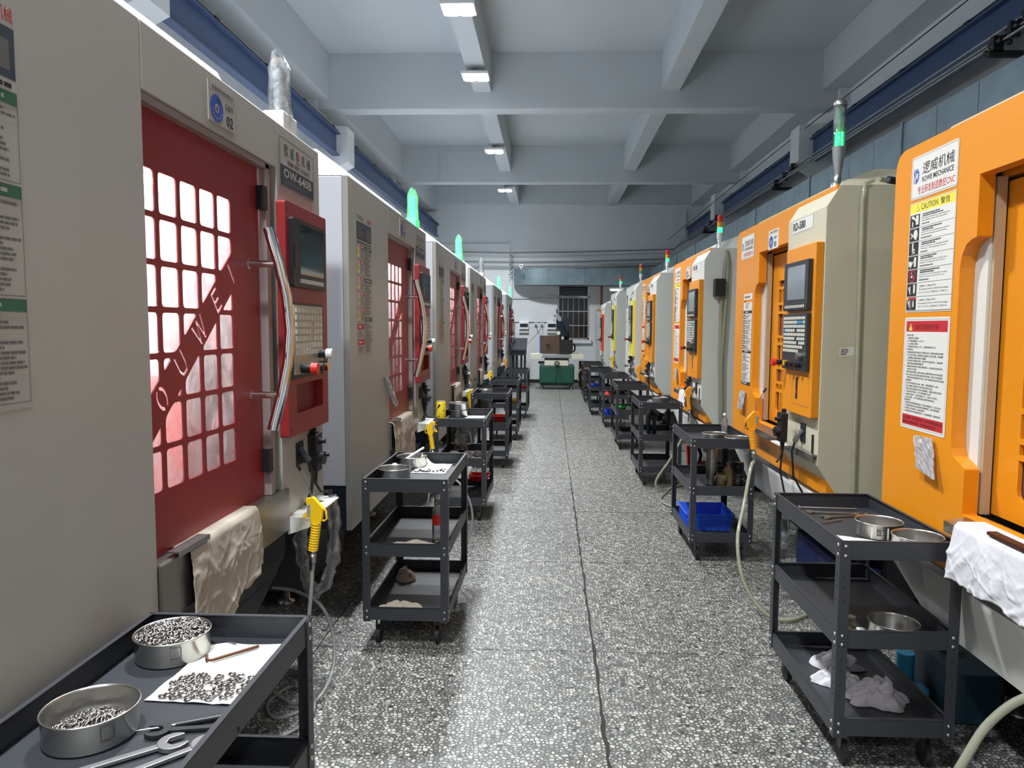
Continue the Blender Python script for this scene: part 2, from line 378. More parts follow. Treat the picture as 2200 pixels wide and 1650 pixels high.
struct('wall_right', MB().box(XR, YB, 0, XR+.2, YF, ZC+.3), MT['wallp'])
struct('wall_front', MB().box(XL-.2, YB-.2, 0, XR+.2, YB, ZC+.3), MT['wallp'])
WX0, WX1, WZ0, WZ1 = .19, 1.05, 1.17, 2.64
wb = MB(); wb.box(XL-.2, YF, 0, WX0, YF+.2, ZC+.3); wb.box(WX1, YF, 0, XR+.2, YF+.2, ZC+.3); wb.box(WX0, YF, 0, WX1, YF+.2, WZ0); wb.box(WX0, YF, WZ1, WX1, YF+.2, ZC+.3)
struct('wall_back', wb, MT['wallp'])
win = struct('window_1', MB().box(WX0, YF+.12, WZ0, WX1, YF+.13, WZ1), MT['wnight'])
fr = MB(); t = .045
for a in [(WX0, WZ0, WX0+t, WZ1), (WX1-t, WZ0, WX1, WZ1), (WX0, WZ0, WX1, WZ0+t), (WX0, WZ1-t, WX1, WZ1), (WX0, 2.28, WX1, 2.34)]:
    fr.box(a[0], YF+.04, a[1], a[2], YF+.1, a[3])
fr.obj('window_frame', MT['alu'], win)
for k in range(1, 6): x = WX0+(WX1-WX0)*k/6; MB().cyl((x, YF+.02, WZ0), (x, YF+.02, 2.3), .009, n=6).obj('window_bar', MT['alu'], win)
for z in (1.55, 1.93): MB().box(WX0, YF+.012, z-.012, WX1, YF+.028, z+.012).obj('window_crossbar', MT['alu'], win)
MB().box(WX0-.04, YF-.06, WZ0-.10, WX1+.06, YF+.04, WZ0).obj('window_sill', MT['wallp'], win)
MB().box(XL-.1, YF-.012, 0, XR, YF, .09).obj('baseboard_back', MT['joint'])['kind'] = 'structure'
ceil = struct('ceiling', MB().box(XL-.2, YB, ZC, XR+.2, YF+.2, ZC+.2), MT['ceilp'])
for y in (-5.0, .1, 5.15, 10.25, 15.35): MB().box(XL, y, 4.5, XR, y+.28, ZC).obj('cross_beam', MT['ceilp'], ceil)
for x in (-.96, 1.61): MB().box(x-.12, YB, 4.72, x+.12, YF, ZC).obj('long_beam', MT['ceilp'], ceil)
MB().box(XL, YB, 4.62, XL+.32, YF, ZC).obj('edge_beam', MT['ceilp'], ceil)
MB().box(XR-.34, YB, 4.72, XR, YF, ZC).obj('edge_beam', MT['ceilp'], ceil)
MB().box(XL, YF-.2, 4.75, XR, YF, ZC).obj('edge_beam', MT['ceilp'], ceil)
for k, y in enumerate((-5.0, .1, 5.15, 10.25, 15.35)):
    MB().box(XL, y-.1, 0, XL+.16, y+.38, ZC).obj('trim_%d' % (2*k+1), MT['wallp'])['kind'] = 'structure'
    MB().box(XR-.14, y-.1, 0, XR, y+.38, ZC).obj('trim_%d' % (2*k+2), MT['wallp'])['kind'] = 'structure'
    for s, xw, xr in ((1, XL, -3.0), (-1, XR, 3.52)):      # concrete corbels that carry the crane rails
        b = MB(); xe = xr+s*.16
        b.prism([(xw, 3.35), (xr, 3.7), (xe, 3.78), (xe, 4.26), (xw, 4.3)], 'y', y-.02, y+.34)
        o = b.obj('trim_corbel', MT['wallp']); o['kind'] = 'structure'
# crane rails
def rail(name, x, z0, z1, s, lab):
    r = empty(name, (x, 6, z0)); tag(r, lab, 'crane rail')
    h = z1-z0; L0, L1 = -11.5, 13.3
    b = MB(); b.box(-.05, L0, 0, .05, L1, .02); b.box(-.006, L0, .02, .006, L1, h-.02); b.box(-.06, L0, h-.02, .06, L1, h)
    b.obj('beam', MT['rail'], r, bevel=.003)
    MB().box(-.025, L0, h, .025, L1, h+.045).obj('track', MT['base'], r)
    k = L0+.5
    while k < L1:
        MB().box(-.065, k-.04, h, .065, k+.04, h+.022).obj('rail_clip', MT['base'], r); k += 1.15
    return r
rail('crane_rail', -3.0, 3.86, 4.17, 1, 'blue steel crane rail on concrete corbels along the left wall')
rail('crane_rail', 3.56, 3.77, 4.08, -1, 'blue steel crane rail with conductor wires along the right wall')
# dark pads on the back wall where rails end
for x0, x1 in ((-3.35, -2.95), (3.2, 3.56)):
    struct('trim_pilaster', MB().box(x0, YF-.08, 3.9, x1, YF, 4.55), MT['wallp'])
# conductor bars of the crane on the right: rods, clamps, brackets
cb = empty('conductor_line', (3.3, 6, 3.6)); tag(cb, 'bare conductor rods on black insulator clamps under the right crane rail', 'conductor')
for i, (x, z) in enumerate(((.02, .12), (-.09, 0), (-.2, -.1))):
    MB().tube([(x, -11, z), (x, 13, z-.02)], .011, 6).obj('rod', MT['satin'], cb)
for y in (-.65, 4.3, 8.9):
    MB().box(-.26, y-.02, -.2, .3, y+.02, -.16).obj('bracket', MT['base'], cb)
    for i, (x, z) in enumerate(((.02, .12), (-.09, 0), (-.2, -.1))):
        b = MB(); b.cyl((x, y-.07, z), (x, y+.07, z), .028, n=10, mat=0); b.box(x-.035, y-.02, z-.07, x+.035, y+.02, z+.04)
        b.sphere((x+.03, y-.09, z-.03), .022, 6); b.sphere((x-.02, y+.09, z-.04), .02, 6); b.obj('insulator_clamp', MT['black'], cb)
b = MB(); b.tube([(3.45, -5, 4.26), (3.45, 5, 4.24), (3.43, 12, 4.2), (3.0, 19.0, 3.75)], .006, 5)
tag(b.obj('guy_cable', MT['base']), 'thin black cable strung beside the right crane rail to the back wall', 'cable')
# lamps
for i, (x, y) in enumerate(LAMPS+[(-.9, 3.6), (-.88, .75), (-.88, -3.4)]):
    r = empty('flood_lamp', (x, y, LAMP_Z))
    tag(r, ['twin panel led flood lamp nearest the camera, hung under the ceiling beam', 'twin panel led lamp before the first visible cross beam', 'twin panel led lamp between the two cross beams', 'small far twin led lamp beyond the last cross beam close to back wall'][i] if i < 4 else 'twin panel led flood lamp behind the viewpoint', 'ceiling lamp', 'led lamps on the ceiling beam')
    MB().box(-.17, -.15, -.005, .17, .15, .03).obj('housing', MT['white'], r, bevel=.006)
    for s in (-1, 1): MB().box(s*.078-.055, -.12, -.018, s*.078+.055, .12, -.004).obj('lens', MT['lampon'], r, bevel=.004)
    MB().box(-.02, -.02, .03, .02, .02, .09).obj('bracket', MT['satin'], r)
# duct along the right wall and across the back with a curved elbow
dr = empty('air_duct', (2.54, 0, 2.55)); tag(dr, 'galvanised sheet duct above the right machines, turning along the back wall to a curved end', 'duct')
y = YB+.2; k = 0
DH = .43
while y < 19.08:
    y1 = min(y+.47, 19.08); MB().box(0, y+.003, 0, .7, y1-.003, DH).obj('duct_section', MT['zinc'], dr); y = y1; k += 1
    if k % 4 == 0: MB().box(-.012, y-.012, -.012, .712, y+.012, DH+.012).obj('flange', MT['zinc'], dr)
x = 0.0-2.54; 
xx = 0.7
while xx > -2.65:
    x1 = max(xx-.47, -2.66); MB().box(x1+.003, 19.08, .05, xx-.003, 19.58, DH+.05).obj('duct_section', MT['zinc'], dr); xx = x1
    if xx < .3: MB().box(x1-.006, 19.07, .04, x1+.006, 19.585, DH+.06).obj('seam', MT['zinc'], dr)
b = MB(); pl = []; n = 14                                      # quarter elbow curving into the wall
for i in range(n+1):
    a = R(90*i/n); pl.append((-2.66-.86*math.sin(a), 19.60-.52*math.cos(a)))
for i in range(n+1):
    a = R(90*(n-i)/n); pl.append((-2.66-.10*math.sin(a), 19.60-.03*math.cos(a)))
b.prism(pl, 'z', .05, DH+.05); b.obj('duct_elbow', MT['zinc'], dr)
for xx_ in (.1,): MB().box(-1.23, 19.2, -.70, -1.17, 19.25, .05).obj('hanger', MT['rust'], dr)

# ------------------------------------------------------------------ left machines (red doors)
PAL = ['paper','ink','ink2','inkr','inkb','inkdb','inkg','inky','sgrey','orange','steel','inkrd']
PM = [MT[k] for k in PAL]; PI = {k: i for i, k in enumerate(PAL)}
def clip(poly, a, b_, c, keep):
    out = []; n = len(poly)
    for i in range(n):
        p, q = poly[i], poly[(i+1) % n]; dp = (a*p[0]+b_*p[1]-c)*keep; dq = (a*q[0]+b_*q[1]-c)*keep
        if dp >= 0: out.append(p)
        if (dp > 0) != (dq > 0) and dp != dq:
            t = dp/(dp-dq); out.append((p[0]+(q[0]-p[0])*t, p[1]+(q[1]-p[1])*t))
    return out
def parea(p): return abs(sum(p[i-1][0]*p[i][1]-p[i][0]*p[i-1][1] for i in range(len(p))))/2
def door_holes():
    """seven rows of rounded panes, cut by a diagonal band with letters"""
    H = []; y0, z0 = .890, 1.900; py, pz, w, h = .1125, .1225, .092, .107
    # band edges (y, z): A above, B below
    ax, az, bx, bz = .93, 1.314, 1.487, 1.776; dx, dz = bx-ax, bz-az; L_ = math.hypot(dx, dz); na, nb = -dz/L_, dx/L_
    cA = na*ax+nb*az; cB = na*.927+nb*1.188
    for r in range(7):
        for c in range(5):
            ya, za = y0+c*py, z0-r*pz-h
            q = [(ya, za), (ya+w, za), (ya+w, za+h), (ya, za+h)]
            for (cc, k) in ((cA, 1), (cB, -1)):
                pc = clip(q, na, nb, cc, k)
                if len(pc) >= 3 and parea(pc) > 2.2e-4: H.append(rpoly(pc, .013, 3))
    # letters along the band
    K = 1.12; th = math.atan2(dz, dx); cs, sn = math.cos(th), math.sin(th)
    mid = (cA+cB)/2
    def put(polys, s):
        base = (na*mid, nb*mid); d0 = cs*base[0]+sn*base[1]
        for pl in polys:
            H.append([(base[0]+cs*(s-d0+u*K)+na*v*K, base[1]+sn*(s-d0+u*K)+nb*v*K) for u, v in pl])
    def st(p, q, t=.0042):
        d = Vector((q[0]-p[0], q[1]-p[1])); n = Vector((-d.y, d.x)).normalized()*t
        return [(p[0]+n.x, p[1]+n.y), (p[0]-n.x, p[1]-n.y), (q[0]-n.x, q[1]-n.y), (q[0]+n.x, q[1]+n.y)]
    h2 = .033; t = .005
    S = lambda y, z: cs*y+sn*z
    n = 10
    arc = lambda r1, r2, a0, a1: [(r1[0]*math.cos(R(a0+(a1-a0)*i/n)), r1[1]*math.sin(R(a0+(a1-a0)*i/n))) for i in range(n+1)]+[(r2[0]*math.cos(R(a1-(a1-a0)*i/n)), r2[1]*math.sin(R(a1-(a1-a0)*i/n))) for i in range(n+1)]
    put([arc((.024, h2), (.014, h2-.009), 100, 260), arc((.024, h2), (.014, h2-.009), -80, 80)], S(.990, 1.305))
    put([[(-.022, h2), (-.022, -.012), (-.014, -h2+.003), (0, -h2), (.014, -h2+.003), (.022, -.012), (.022, h2), (.014, h2), (.014, -.010), (.008, -h2+.010), (-.008, -h2+.010), (-.014, -.010), (-.014, h2)]], S(1.095, 1.395))
    put([[(-.034, h2), (-.018, -h2), (-.010, -h2), (0, h2*.5), (.010, -h2), (.018, -h2), (.034, h2), (.025, h2), (.014, -h2+.018), (.004, h2), (-.004, h2), (-.014, -h2+.018), (-.025, h2)]], S(1.205, 1.49))
    put([[(-.019, h2), (-.019, -h2), (.019, -h2), (.019, -h2+.008), (-.010, -h2+.008), (-.010, -.004), (.015, -.004), (.015, .004), (-.010, .004), (-.010, h2-.008), (.019, h2-.008), (.019, h2)]], S(1.320, 1.58))
    put([[(-.004, h2), (-.004, -h2), (.004, -h2), (.004, h2)]], S(1.425, 1.672))
    return H
def left_machine():
    m = empty('cnc_machine', (-1.0, .90, 0))
    W = 2.25; D = -1.5
    # cabinet
    b = MB(); b.box(-.03, 0, .46, 0, .885, 2.24); b.box(-.03, .885, 2.072, 0, 1.76, 2.24)
    b.obj('front_panel', MT['panel'], m, bevel=.004)
    b = MB(); b.box(-.40, 1.76, .735, 0, W, 2.24); b.obj('control_column', MT['panel'], m, bevel=.004)
    b = MB(); b.box(D, .001, .69, -.031, .03, 2.235); b.box(D, W-.03, .69, -.401, W, 2.235); b.box(D, .03, .69, D+.03, W-.03, 2.235); b.box(D+.03, .03, 2.20, -.401, W-.03, 2.235); b.box(-.40, .03, 2.20, -.031, 1.755, 2.235)
    b.obj('cabinet_shell', MT['side'], m, bevel=.003)
    b = MB(); b.prism([(D+.05, 2.236), (-.004, 2.240), (-.012, 2.262), (-.20, 2.40), (D+.2, 2.40)], 'y', .003, 1.34)
    vs = [(x, (y_ if y_ > 1 else y_+(z-2.238)*.9) if y_ < 1 else y_-(z-2.238)*.5, z) for x, y_, z in b.v]; b.v = vs
    b.obj('roof_hood', MT['side'], m)
    b = MB(); b.box(D+.02, .02, .46, -.031, .04, .69); b.box(D+.02, .04, .40, -.2, 2.2, .689); b.obj('lower_skirt', MT['navy'], m)
    b = MB(); b.prism([(-.16, .71), (-.16, .50), (-.34, .12), (-1.4, .12), (-1.4, .71)], 'y', .89, 2.2); b.box(-1.4, .1, .1, -.3, .89, .40); b.obj('machine_base', MT['base'], m)
    for yy in (.2, 1.1, 2.05):
        for xx in (-.42, -1.3):
            MB().lathe((xx, yy, 0), [(.045, 0), (.045, .012), (.018, .022), (.018, .13)], 12).obj('leveling_foot', MT['satin'], m)
    # cavity
    b = MB(); x0, x1, ya, yb, za, zb = -1.2, -.07, .42, 1.73, .76, 2.17
    b.add([(x0,ya,za),(x1,ya,za),(x1,yb,za),(x0,yb,za),(x0,ya,zb),(x1,ya,zb),(x1,yb,zb),(x0,yb,zb)], [(0,1,2,3),(7,6,5,4),(4,5,1,0),(6,7,3,2),(7,4,0,3)], 0)
    b.obj('inner_lining', MT['interior'], m, fix=False)
    b = MB(); b.box(-.56, 1.66, 1.66, -.20, 1.72, 1.89, 0); b.box(-.40, 1.68, 1.42, -.23, 1.72, 1.659, 0); b.prism([(-.65, .80), (-.22, .80), (-.22, 1.0), (-.36, 1.30), (-.65, 1.34)], 'y', 1.64, 1.72, 0); b.box(-1.1, .7, .80, -.7, 1.5, 1.0, 0)
    b.obj('way_cover', MT['inred'], m)
    b = MB(); b.cyl((-.6, 1.1, 1.55), (-.6, 1.1, 1.34), .07); b.cyl((-.6, 1.1, 1.34), (-.6, 1.1, 1.24), .03); b.box(-.8, .85, 1.08, -.4, 1.35, 1.14); b.obj('spindle', MT['satin'], m)
    MB().cyl((-.36, .80, 1.985), (-.36, 1.56, 1.985), .014, n=8).obj('work_light', MT['led'], m)
    MB().tube([(-.55, 1.6, .95), (-.45, 1.55, .80), (-.30, 1.5, .78), (-.2, 1.5, .86), (-.15, 1.52, 1.0)], .03, 8).obj('coolant_hose', MT['base'], m)
    # door
    ho = door_holes()
    p = plate([(.862, .885), (1.655, .885), (1.655, 2.085), (.862, 2.085)], ho, .004); p.v = [(-.034+c, a, z) for a, z, c in p.v]
    door = p.obj('door', MT['red'], m)
    MB().box(-.0405, .87, .99, -.0365, 1.50, 1.94).obj('viewing_window', MT['pane'], door)
    MB().box(-.05, 1.632, .885, -.03, 1.656, 2.075).obj('door_edge', MT['red'], door)
    MB().box(-.055, .868, .885, -.0345, .876, 2.08).obj('door_return', MT['red'], door)
    MB().tube([(.045, 1.555, 1.83), (.072, 1.573, 1.71), (.092, 1.585, 1.6), (.10, 1.59, 1.485), (.092, 1.585, 1.37), (.072, 1.573, 1.26), (.045, 1.555, 1.14)], .0185, 14).obj('door_handle', MT['chrome'], door)
    for z in (1.71, 1.26):
        b = MB(); b.cyl((-.036, 1.572, z), (.07, 1.572, z), .0125); b.cyl((-.036, 1.572, z), (-.030, 1.572, z), .018); b.obj('handle_post', MT['chrome'], door)
    b = MB(); b.box(-.045, 1.664, .885, -.004, 1.70, 2.07); b.box(-.07, 1.70, .885, -.02, 1.755, 2.07); b.box(-.06, .885, 2.05, -.004, 1.70, 2.071); b.obj('door_frame', MT['frame'], m, bevel=.002)
    for z in (1.905, .975): MB().box(-.03, 1.640, z, -.0005, 1.672, z+.082).obj('door_bumper', MT['black'], m)
    # sill rail, shelf
    b = MB(); b.prism([(-.05, .884), (.006, .884), (.010, .880), (.010, .725), (.004, .718), (-.05, .718)], 'y', .887, 1.80); b.obj('door_sill', MT['sillm'], m, bevel=.001)
    b = MB(); b.box(.022, .95, .886, .026, 1.12, .900); b.box(-.01, .95, .896, .026, 1.12, .900); b.obj('drip_rail', MT['satin'], m)
    b = MB(); b.prism([(.001, 1.80), (.10, 1.80), (.10, 2.14), (.001, 2.17)], 'z', .762, .768, 0); b.prism([(.001, .762), (.10, .762), (.10, .735), (.001, .70)], 'y', 1.80, 1.806, 0)
    for k in range(3): b.lathe((.05, 1.88+k*.09, .7683), [(.0001, 0), (.008, .0003)], 10, 1)
    b.obj('shelf_bracket', [MT['whitep'], MT['black']], m)
    # control box
    p = plate(rpoly([(1.742, 1.082), (2.222, 1.082), (2.222, 1.955), (1.742, 1.955)], .012, 3), [rpoly([(1.83, 1.165), (2.15, 1.165), (2.15, 1.277), (1.83, 1.277)], .012, 3)], .034)
    p.v = [(c+.001, a, z) for a, z, c in p.v]; box = p.obj('control_box', MT['redbox'], m, bevel=.002)
    MB().box(.0008, 1.81, 1.15, .004, 2.17, 1.29).obj('recess_back', MT['inkrd'], box)
    b = MB(); b.prism(rpoly([(1.775, 1.645), (2.155, 1.645), (2.155, 1.9), (1.775, 1.9)], .008, 2), 'x', .034, .052); b.box(.052, 1.785, 1.72, .056, 1.835, 1.80); b.obj('monitor', MT['black'], box)
    MB().box(.0521, 1.845, 1.695, .0535, 2.125, 1.882).obj('screen', MT['screen'], box)
    b = MB()
    for k in range(10): b.box(.052, 1.842+k*.0285, 1.662, .056, 1.861+k*.0285, 1.678)
    b.obj('screen_buttons', MT['sgrey'], box)['kind'] = 'stuff'
    b = MB(); b.prism([(1.765, 1.298), (2.150, 1.298), (2.150, 1.588), (1.765, 1.588)], 'x', .034, .040); b.obj('key_panel', MT['black'], box)
    b = MB(); b.prism([(1.792, 1.315), (2.125, 1.315), (2.125, 1.578), (1.792, 1.578)], 'x', .040, .045); b.obj('keypad_cover', MT['keypad'], box)
    for r in range(7):
        b = MB()
        for c in range(9):
            if r in (2, 3, 4) and c == 5: continue
            b.box(.045, 1.802+c*.035, 1.55-r*.027, .049, 1.826+c*.035, 1.568-r*.027)
        b.obj('key_row', MT['keys'], box)['kind'] = 'stuff'
    b = MB(); b.cyl((.04, 1.86, 1.335), (.085, 1.86, 1.335), .017, mat=1); b.cyl((.085, 1.86, 1.335), (.11, 1.86, 1.335), .024, .022, mat=0); b.obj('emergency_stop', [MT['redp'], MT['black']], box)
    b = MB(); b.cyl((.04, 2.08, 1.385), (.075, 2.08, 1.385), .018, mat=1); b.cyl((.075, 2.08, 1.385), (.10, 2.08, 1.385), .021, mat=0); b.obj('override_knob', [MT['white'], MT['black']], box)
    b = MB(); b.cyl((.04, 1.99, 1.335), (.09, 1.99, 1.335), .016); b.obj('start_knob', MT['black'], box)
    b = MB(); b.cyl((.04, 2.075, 1.335), (.085, 2.075, 1.335), .02); b.obj('feed_knob', MT['chrome'], box)
    for (yy, zz) in ((1.757, 1.92), (2.2, 1.94), (1.757, 1.10), (2.2, 1.1)): MB().box(.0345, yy, zz, .036, yy+.006, zz+.016).obj('slot', MT['ink'], box)
    # socket and plug with its lead
    b = MB(); b.box(.0005, 1.905, .945, .004, 1.985, 1.037, 0); b.obj('power_socket', MT['base'], m)
    b = MB(); b.tube([(.006, 1.925, 1.02), (.022, 1.94, .985), (.03, 1.955, .96)], [.010, .013, .016], 10, 0); b.tube([(.03, 1.955, .96), (.045, 1.975, .90), (.03, 1.99, .82), (.01, 1.985, .77)], .007, 8, 1); b.obj('plug_lead', [MT['inkdb'], MT['rubber']], m)
    # warning poster
    s = Sign(); P_ = PI; w, h = .32, .745; g = random.Random(8)
    s.rect(0, 0, w, h, P_['sgrey'], .0004)
    s.text('专业', .012, h-.030, .045, h-.008, P_['ink']); s.lines(.055, .2, h-.008, h-.030, 2, P_['ink2'], g)
    s.text('欧威机械', .225, h-.034, .312, h-.006, P_['inkr'], bold=.02)
    s.rect(.004, h-.135, w-.006, h-.042, P_['inkdb']); s.rect(.22, h-.125, .26, h-.06, P_['ink2']); s.rect(.275, h-.12, .3, h-.065, P_['ink2']); s.lines(.02, .2, h-.055, h-.12, 5, P_['ink2'], g)
    s.lines(.01, .31, h-.141, h-.152, 1, P_['ink'], g, size=.8)
    rz = h-.158; rh = .0825
    for r in range(7):
        z1 = rz-r*rh; z0_ = z1-rh+.004; s.frame(.006, z0_, .150, z1, .0012, P_['ink2'])
        warn = r < 5
        if warn:
            s.poly([(.012, z0_+.012), (.062, z0_+.012), (.037, z1-.008)], P_['inky'], .0009)
            s.poly([(.022, z0_+.018), (.052, z0_+.018), (.037, z1-.02)], P_['sgrey'] if r == 3 else P_['inky'], .0010); s.rect(.034, z0_+.024, .040, z1-.034, P_['ink'], .0012)
            s.rect(.074, z1-.02, .146, z1-.003, P_['inkr']); s.lines(.088, .132, z1-.006, z1-.018, 1, P_['paper'], g, w=.0012)
            s.lines(.076, .146, z1-.024, z0_+.006, 6, P_['ink2'], g)
        else:
            s.rect(.010, z1-.032, .146, z1-.004, P_['inkr']); s.lines(.03, .12, z1-.010, z1-.026, 1, P_['paper'], g, w=.0012); s.lines(.02, .14, z1-.04, z0_+.006, 4, P_['ink2'], g)
    for (a, c, hd) in ((rz, rz-.165, '安全须知'), (rz-.170, rz-.375, '操作规范'), (rz-.380, rz-.575, '日常保养')):
        s.frame(.155, c, w-.006, a, .0012, P_['ink2']); s.rect(.155, a-.024, w-.006, a-.001, P_['inkg']); s.lines(.18, .30, a-.006, a-.019, 1, P_['sgrey'], g, w=.0012)
        s.lines(.160, w-.010, a-.030, c+.006, int((a-c-.036)/.009), P_['ink2'], g)
    s.obj('warning_poster', PM, m, 1, 0, (.145, 1.34))
    # model plate
    s = Sign(); w, h = .378, .177
    s.rect(0, 0, w, h, P_['sgrey'], .003); s.b.box(0, 0, 0, w, h, .0028, P_['steel'])
    s.frame(0, 0, w, h, .003, P_['steel'], .0034); s.rect(.004, .004, w-.004, .078, P_['inkdb'], .0036)
    for i, ch in enumerate('欧威 机械'):
        if ch != ' ': s.text(ch, .045+i*.063, .115, .045+i*.063+.04, .160, P_['ink'], .0038, bold=.02)
    s.ring(.19, .140, .014, .019, P_['ink'], .004, 100, 280, 14); s.ring(.19, .140, .014, .019, P_['inkr'], .004, -80, 100, 14)
    s.poly([(.180, .150), (.186, .150), (.191, .128), (.186, .128)], P_['ink'], .004); s.poly([(.191, .128), (.195, .128), (.203, .150), (.197, .150)], P_['inkr'], .004)
    s.text('OUWEI', .168, .108, .214, .115, P_['ink'], .0038); s.text('精雕·雕刻·高速机', .075, .086, .325, .103, P_['ink'], .0038, bold=.02)
    s.text('OW-640B', .035, .034, w-.03, .070, P_['sgrey'], .004, bold=.03); s.lines(.04, .33, .026, .010, 2, P_['ink2'], g, w=.004)
    s.obj('model_plate', PM, m, 1, .0002, (1.788, 2.019))
    return m
def number_sign(parent, side, x, yz, num, w=.178, h=.115):
    s = Sign(); P_ = PI; pap = 'sgrey' if side > 0 else 'paper'
    s.b.box(0, 0, 0, w, h, .002, P_[pap]); s.rect(0, 0, w, h, P_[pap], .0022); s.rect(.001, h-.0255, w-.001, h-.0245, P_['ink'], .003)
    s.text('设备状态管理标识', .022, h-.020, w-.012, h-.006, P_['ink'], .003, bold=.015)
    s.disk(.052, .045, .042, .040, P_['inkb'], .003); s.disk(.052, .045, .013, .013, P_[pap], .0034); s.poly([(.049, .036), (.055, .036), (.058, .047), (.051, .053), (.047, .045)], P_['ink'], .0036)
    for a in range(200, 341, 20): s.disk(.052+.031*math.cos(R(a)), .045+.029*math.sin(R(a)), .003, .003, P_['sgrey'], .0036, n=6)
    s.poly([(.052, .073), (.062, .083), (.074, .070), (.066, .062)], P_['inkdb'], .0036)
    s.text('设备号', .108, .057, .165, .078, P_['ink'], .003, bold=.01)
    s.text(num, .115, .010, .162, .044, P_['ink'], .003, bold=.03)
    return s.obj('number_sign', PM, parent, side, x, yz)
def bag_lamp(parent, x, y, z, lit):
    """signal tower still wrapped in its plastic bag"""
    b = MB(); b.box(x-.04, y-.075, z, x+.04, y+.075, z+.065); o = b.obj('lamp_bracket', MT['gglow'] if lit else MT['white'], parent, bevel=.006)
    b = MB()
    for k in range(5): b.lathe((x, y, z+.066+k*.034), [(.0001, 0), (.024, 0), (.024, .024), (.018, .026), (.018, .034)], 12)
    b.obj('signal_tower', MT['gled'] if lit else MT['white'], o)
    b = MB(); g = random.Random(int(y*100)); n = 14; vs = []; lv = 9
    for i in range(lv):
        for k in range(n):
            a = 2*math.pi*k/n; t = i/(lv-1); rr = .043*(1-.15*math.sin(t*3))*(1+g.uniform(-.12, .12)); fl = 1 if i < lv-2 else (.75 if i == lv-2 else .35)
            vs.append((x+rr*math.cos(a)*fl, y+rr*1.25*math.sin(a), z+.066+.225*t+(g.uniform(-.01, .012) if i == lv-1 else 0)))
    b.add(vs, [(i*n+k, i*n+(k+1) % n, (i+1)*n+(k+1) % n, (i+1)*n+k) for i in range(lv-1) for k in range(n)], 0, True)
    b.obj('plastic_bag', MT['wrap_lit'] if lit else MT['wrap'], o)
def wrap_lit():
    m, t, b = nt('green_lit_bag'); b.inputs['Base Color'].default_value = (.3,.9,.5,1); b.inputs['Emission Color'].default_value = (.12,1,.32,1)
    b.inputs['Emission Strength'].default_value = .25; b.inputs['Alpha'].default_value = .4; b.inputs['Roughness'].default_value = .2; return m  # lamp light through the bag put in as the bag's own glow
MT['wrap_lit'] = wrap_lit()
MT['inkrd'] = M_['inkrd']
LM = [(-1.0, .90), (-1.0, 3.60), (-1.0, 6.37), (-1.0, 9.07), (-1.0, 12.85), (-.99, 16.6)]
LL = ['nearest red-doored cnc machine on the left, its number sign reading 02', 'second red-doored cnc machine on the left with number sign 04 and wide white side',
      'third red-doored machine in the left row, behind the yellow can on a cart', 'fourth red-doored machine in the left row, with an unlit white signal tower',
      'fifth red-doored machine in the left row, small green signal lamp on top', 'farthest red-doored machine in the left row, next to the back wall']
m0 = left_machine(); lefts = [m0]
for i in range(1, 6): c = copy_tree(m0); c.location = (LM[i][0], LM[i][1], 0); lefts.append(c)
for i, m in enumerate(lefts):
    tag(m, LL[i], 'machine', 'red-doored cnc machines in the left row')
    number_sign(m, 1, .0006, (1.232, 2.098), ['02', '04', '06', '08', '10', '12'][i])
    bag_lamp(m, -.045, 1.93, 2.241, i in (1, 2, 4, 5))

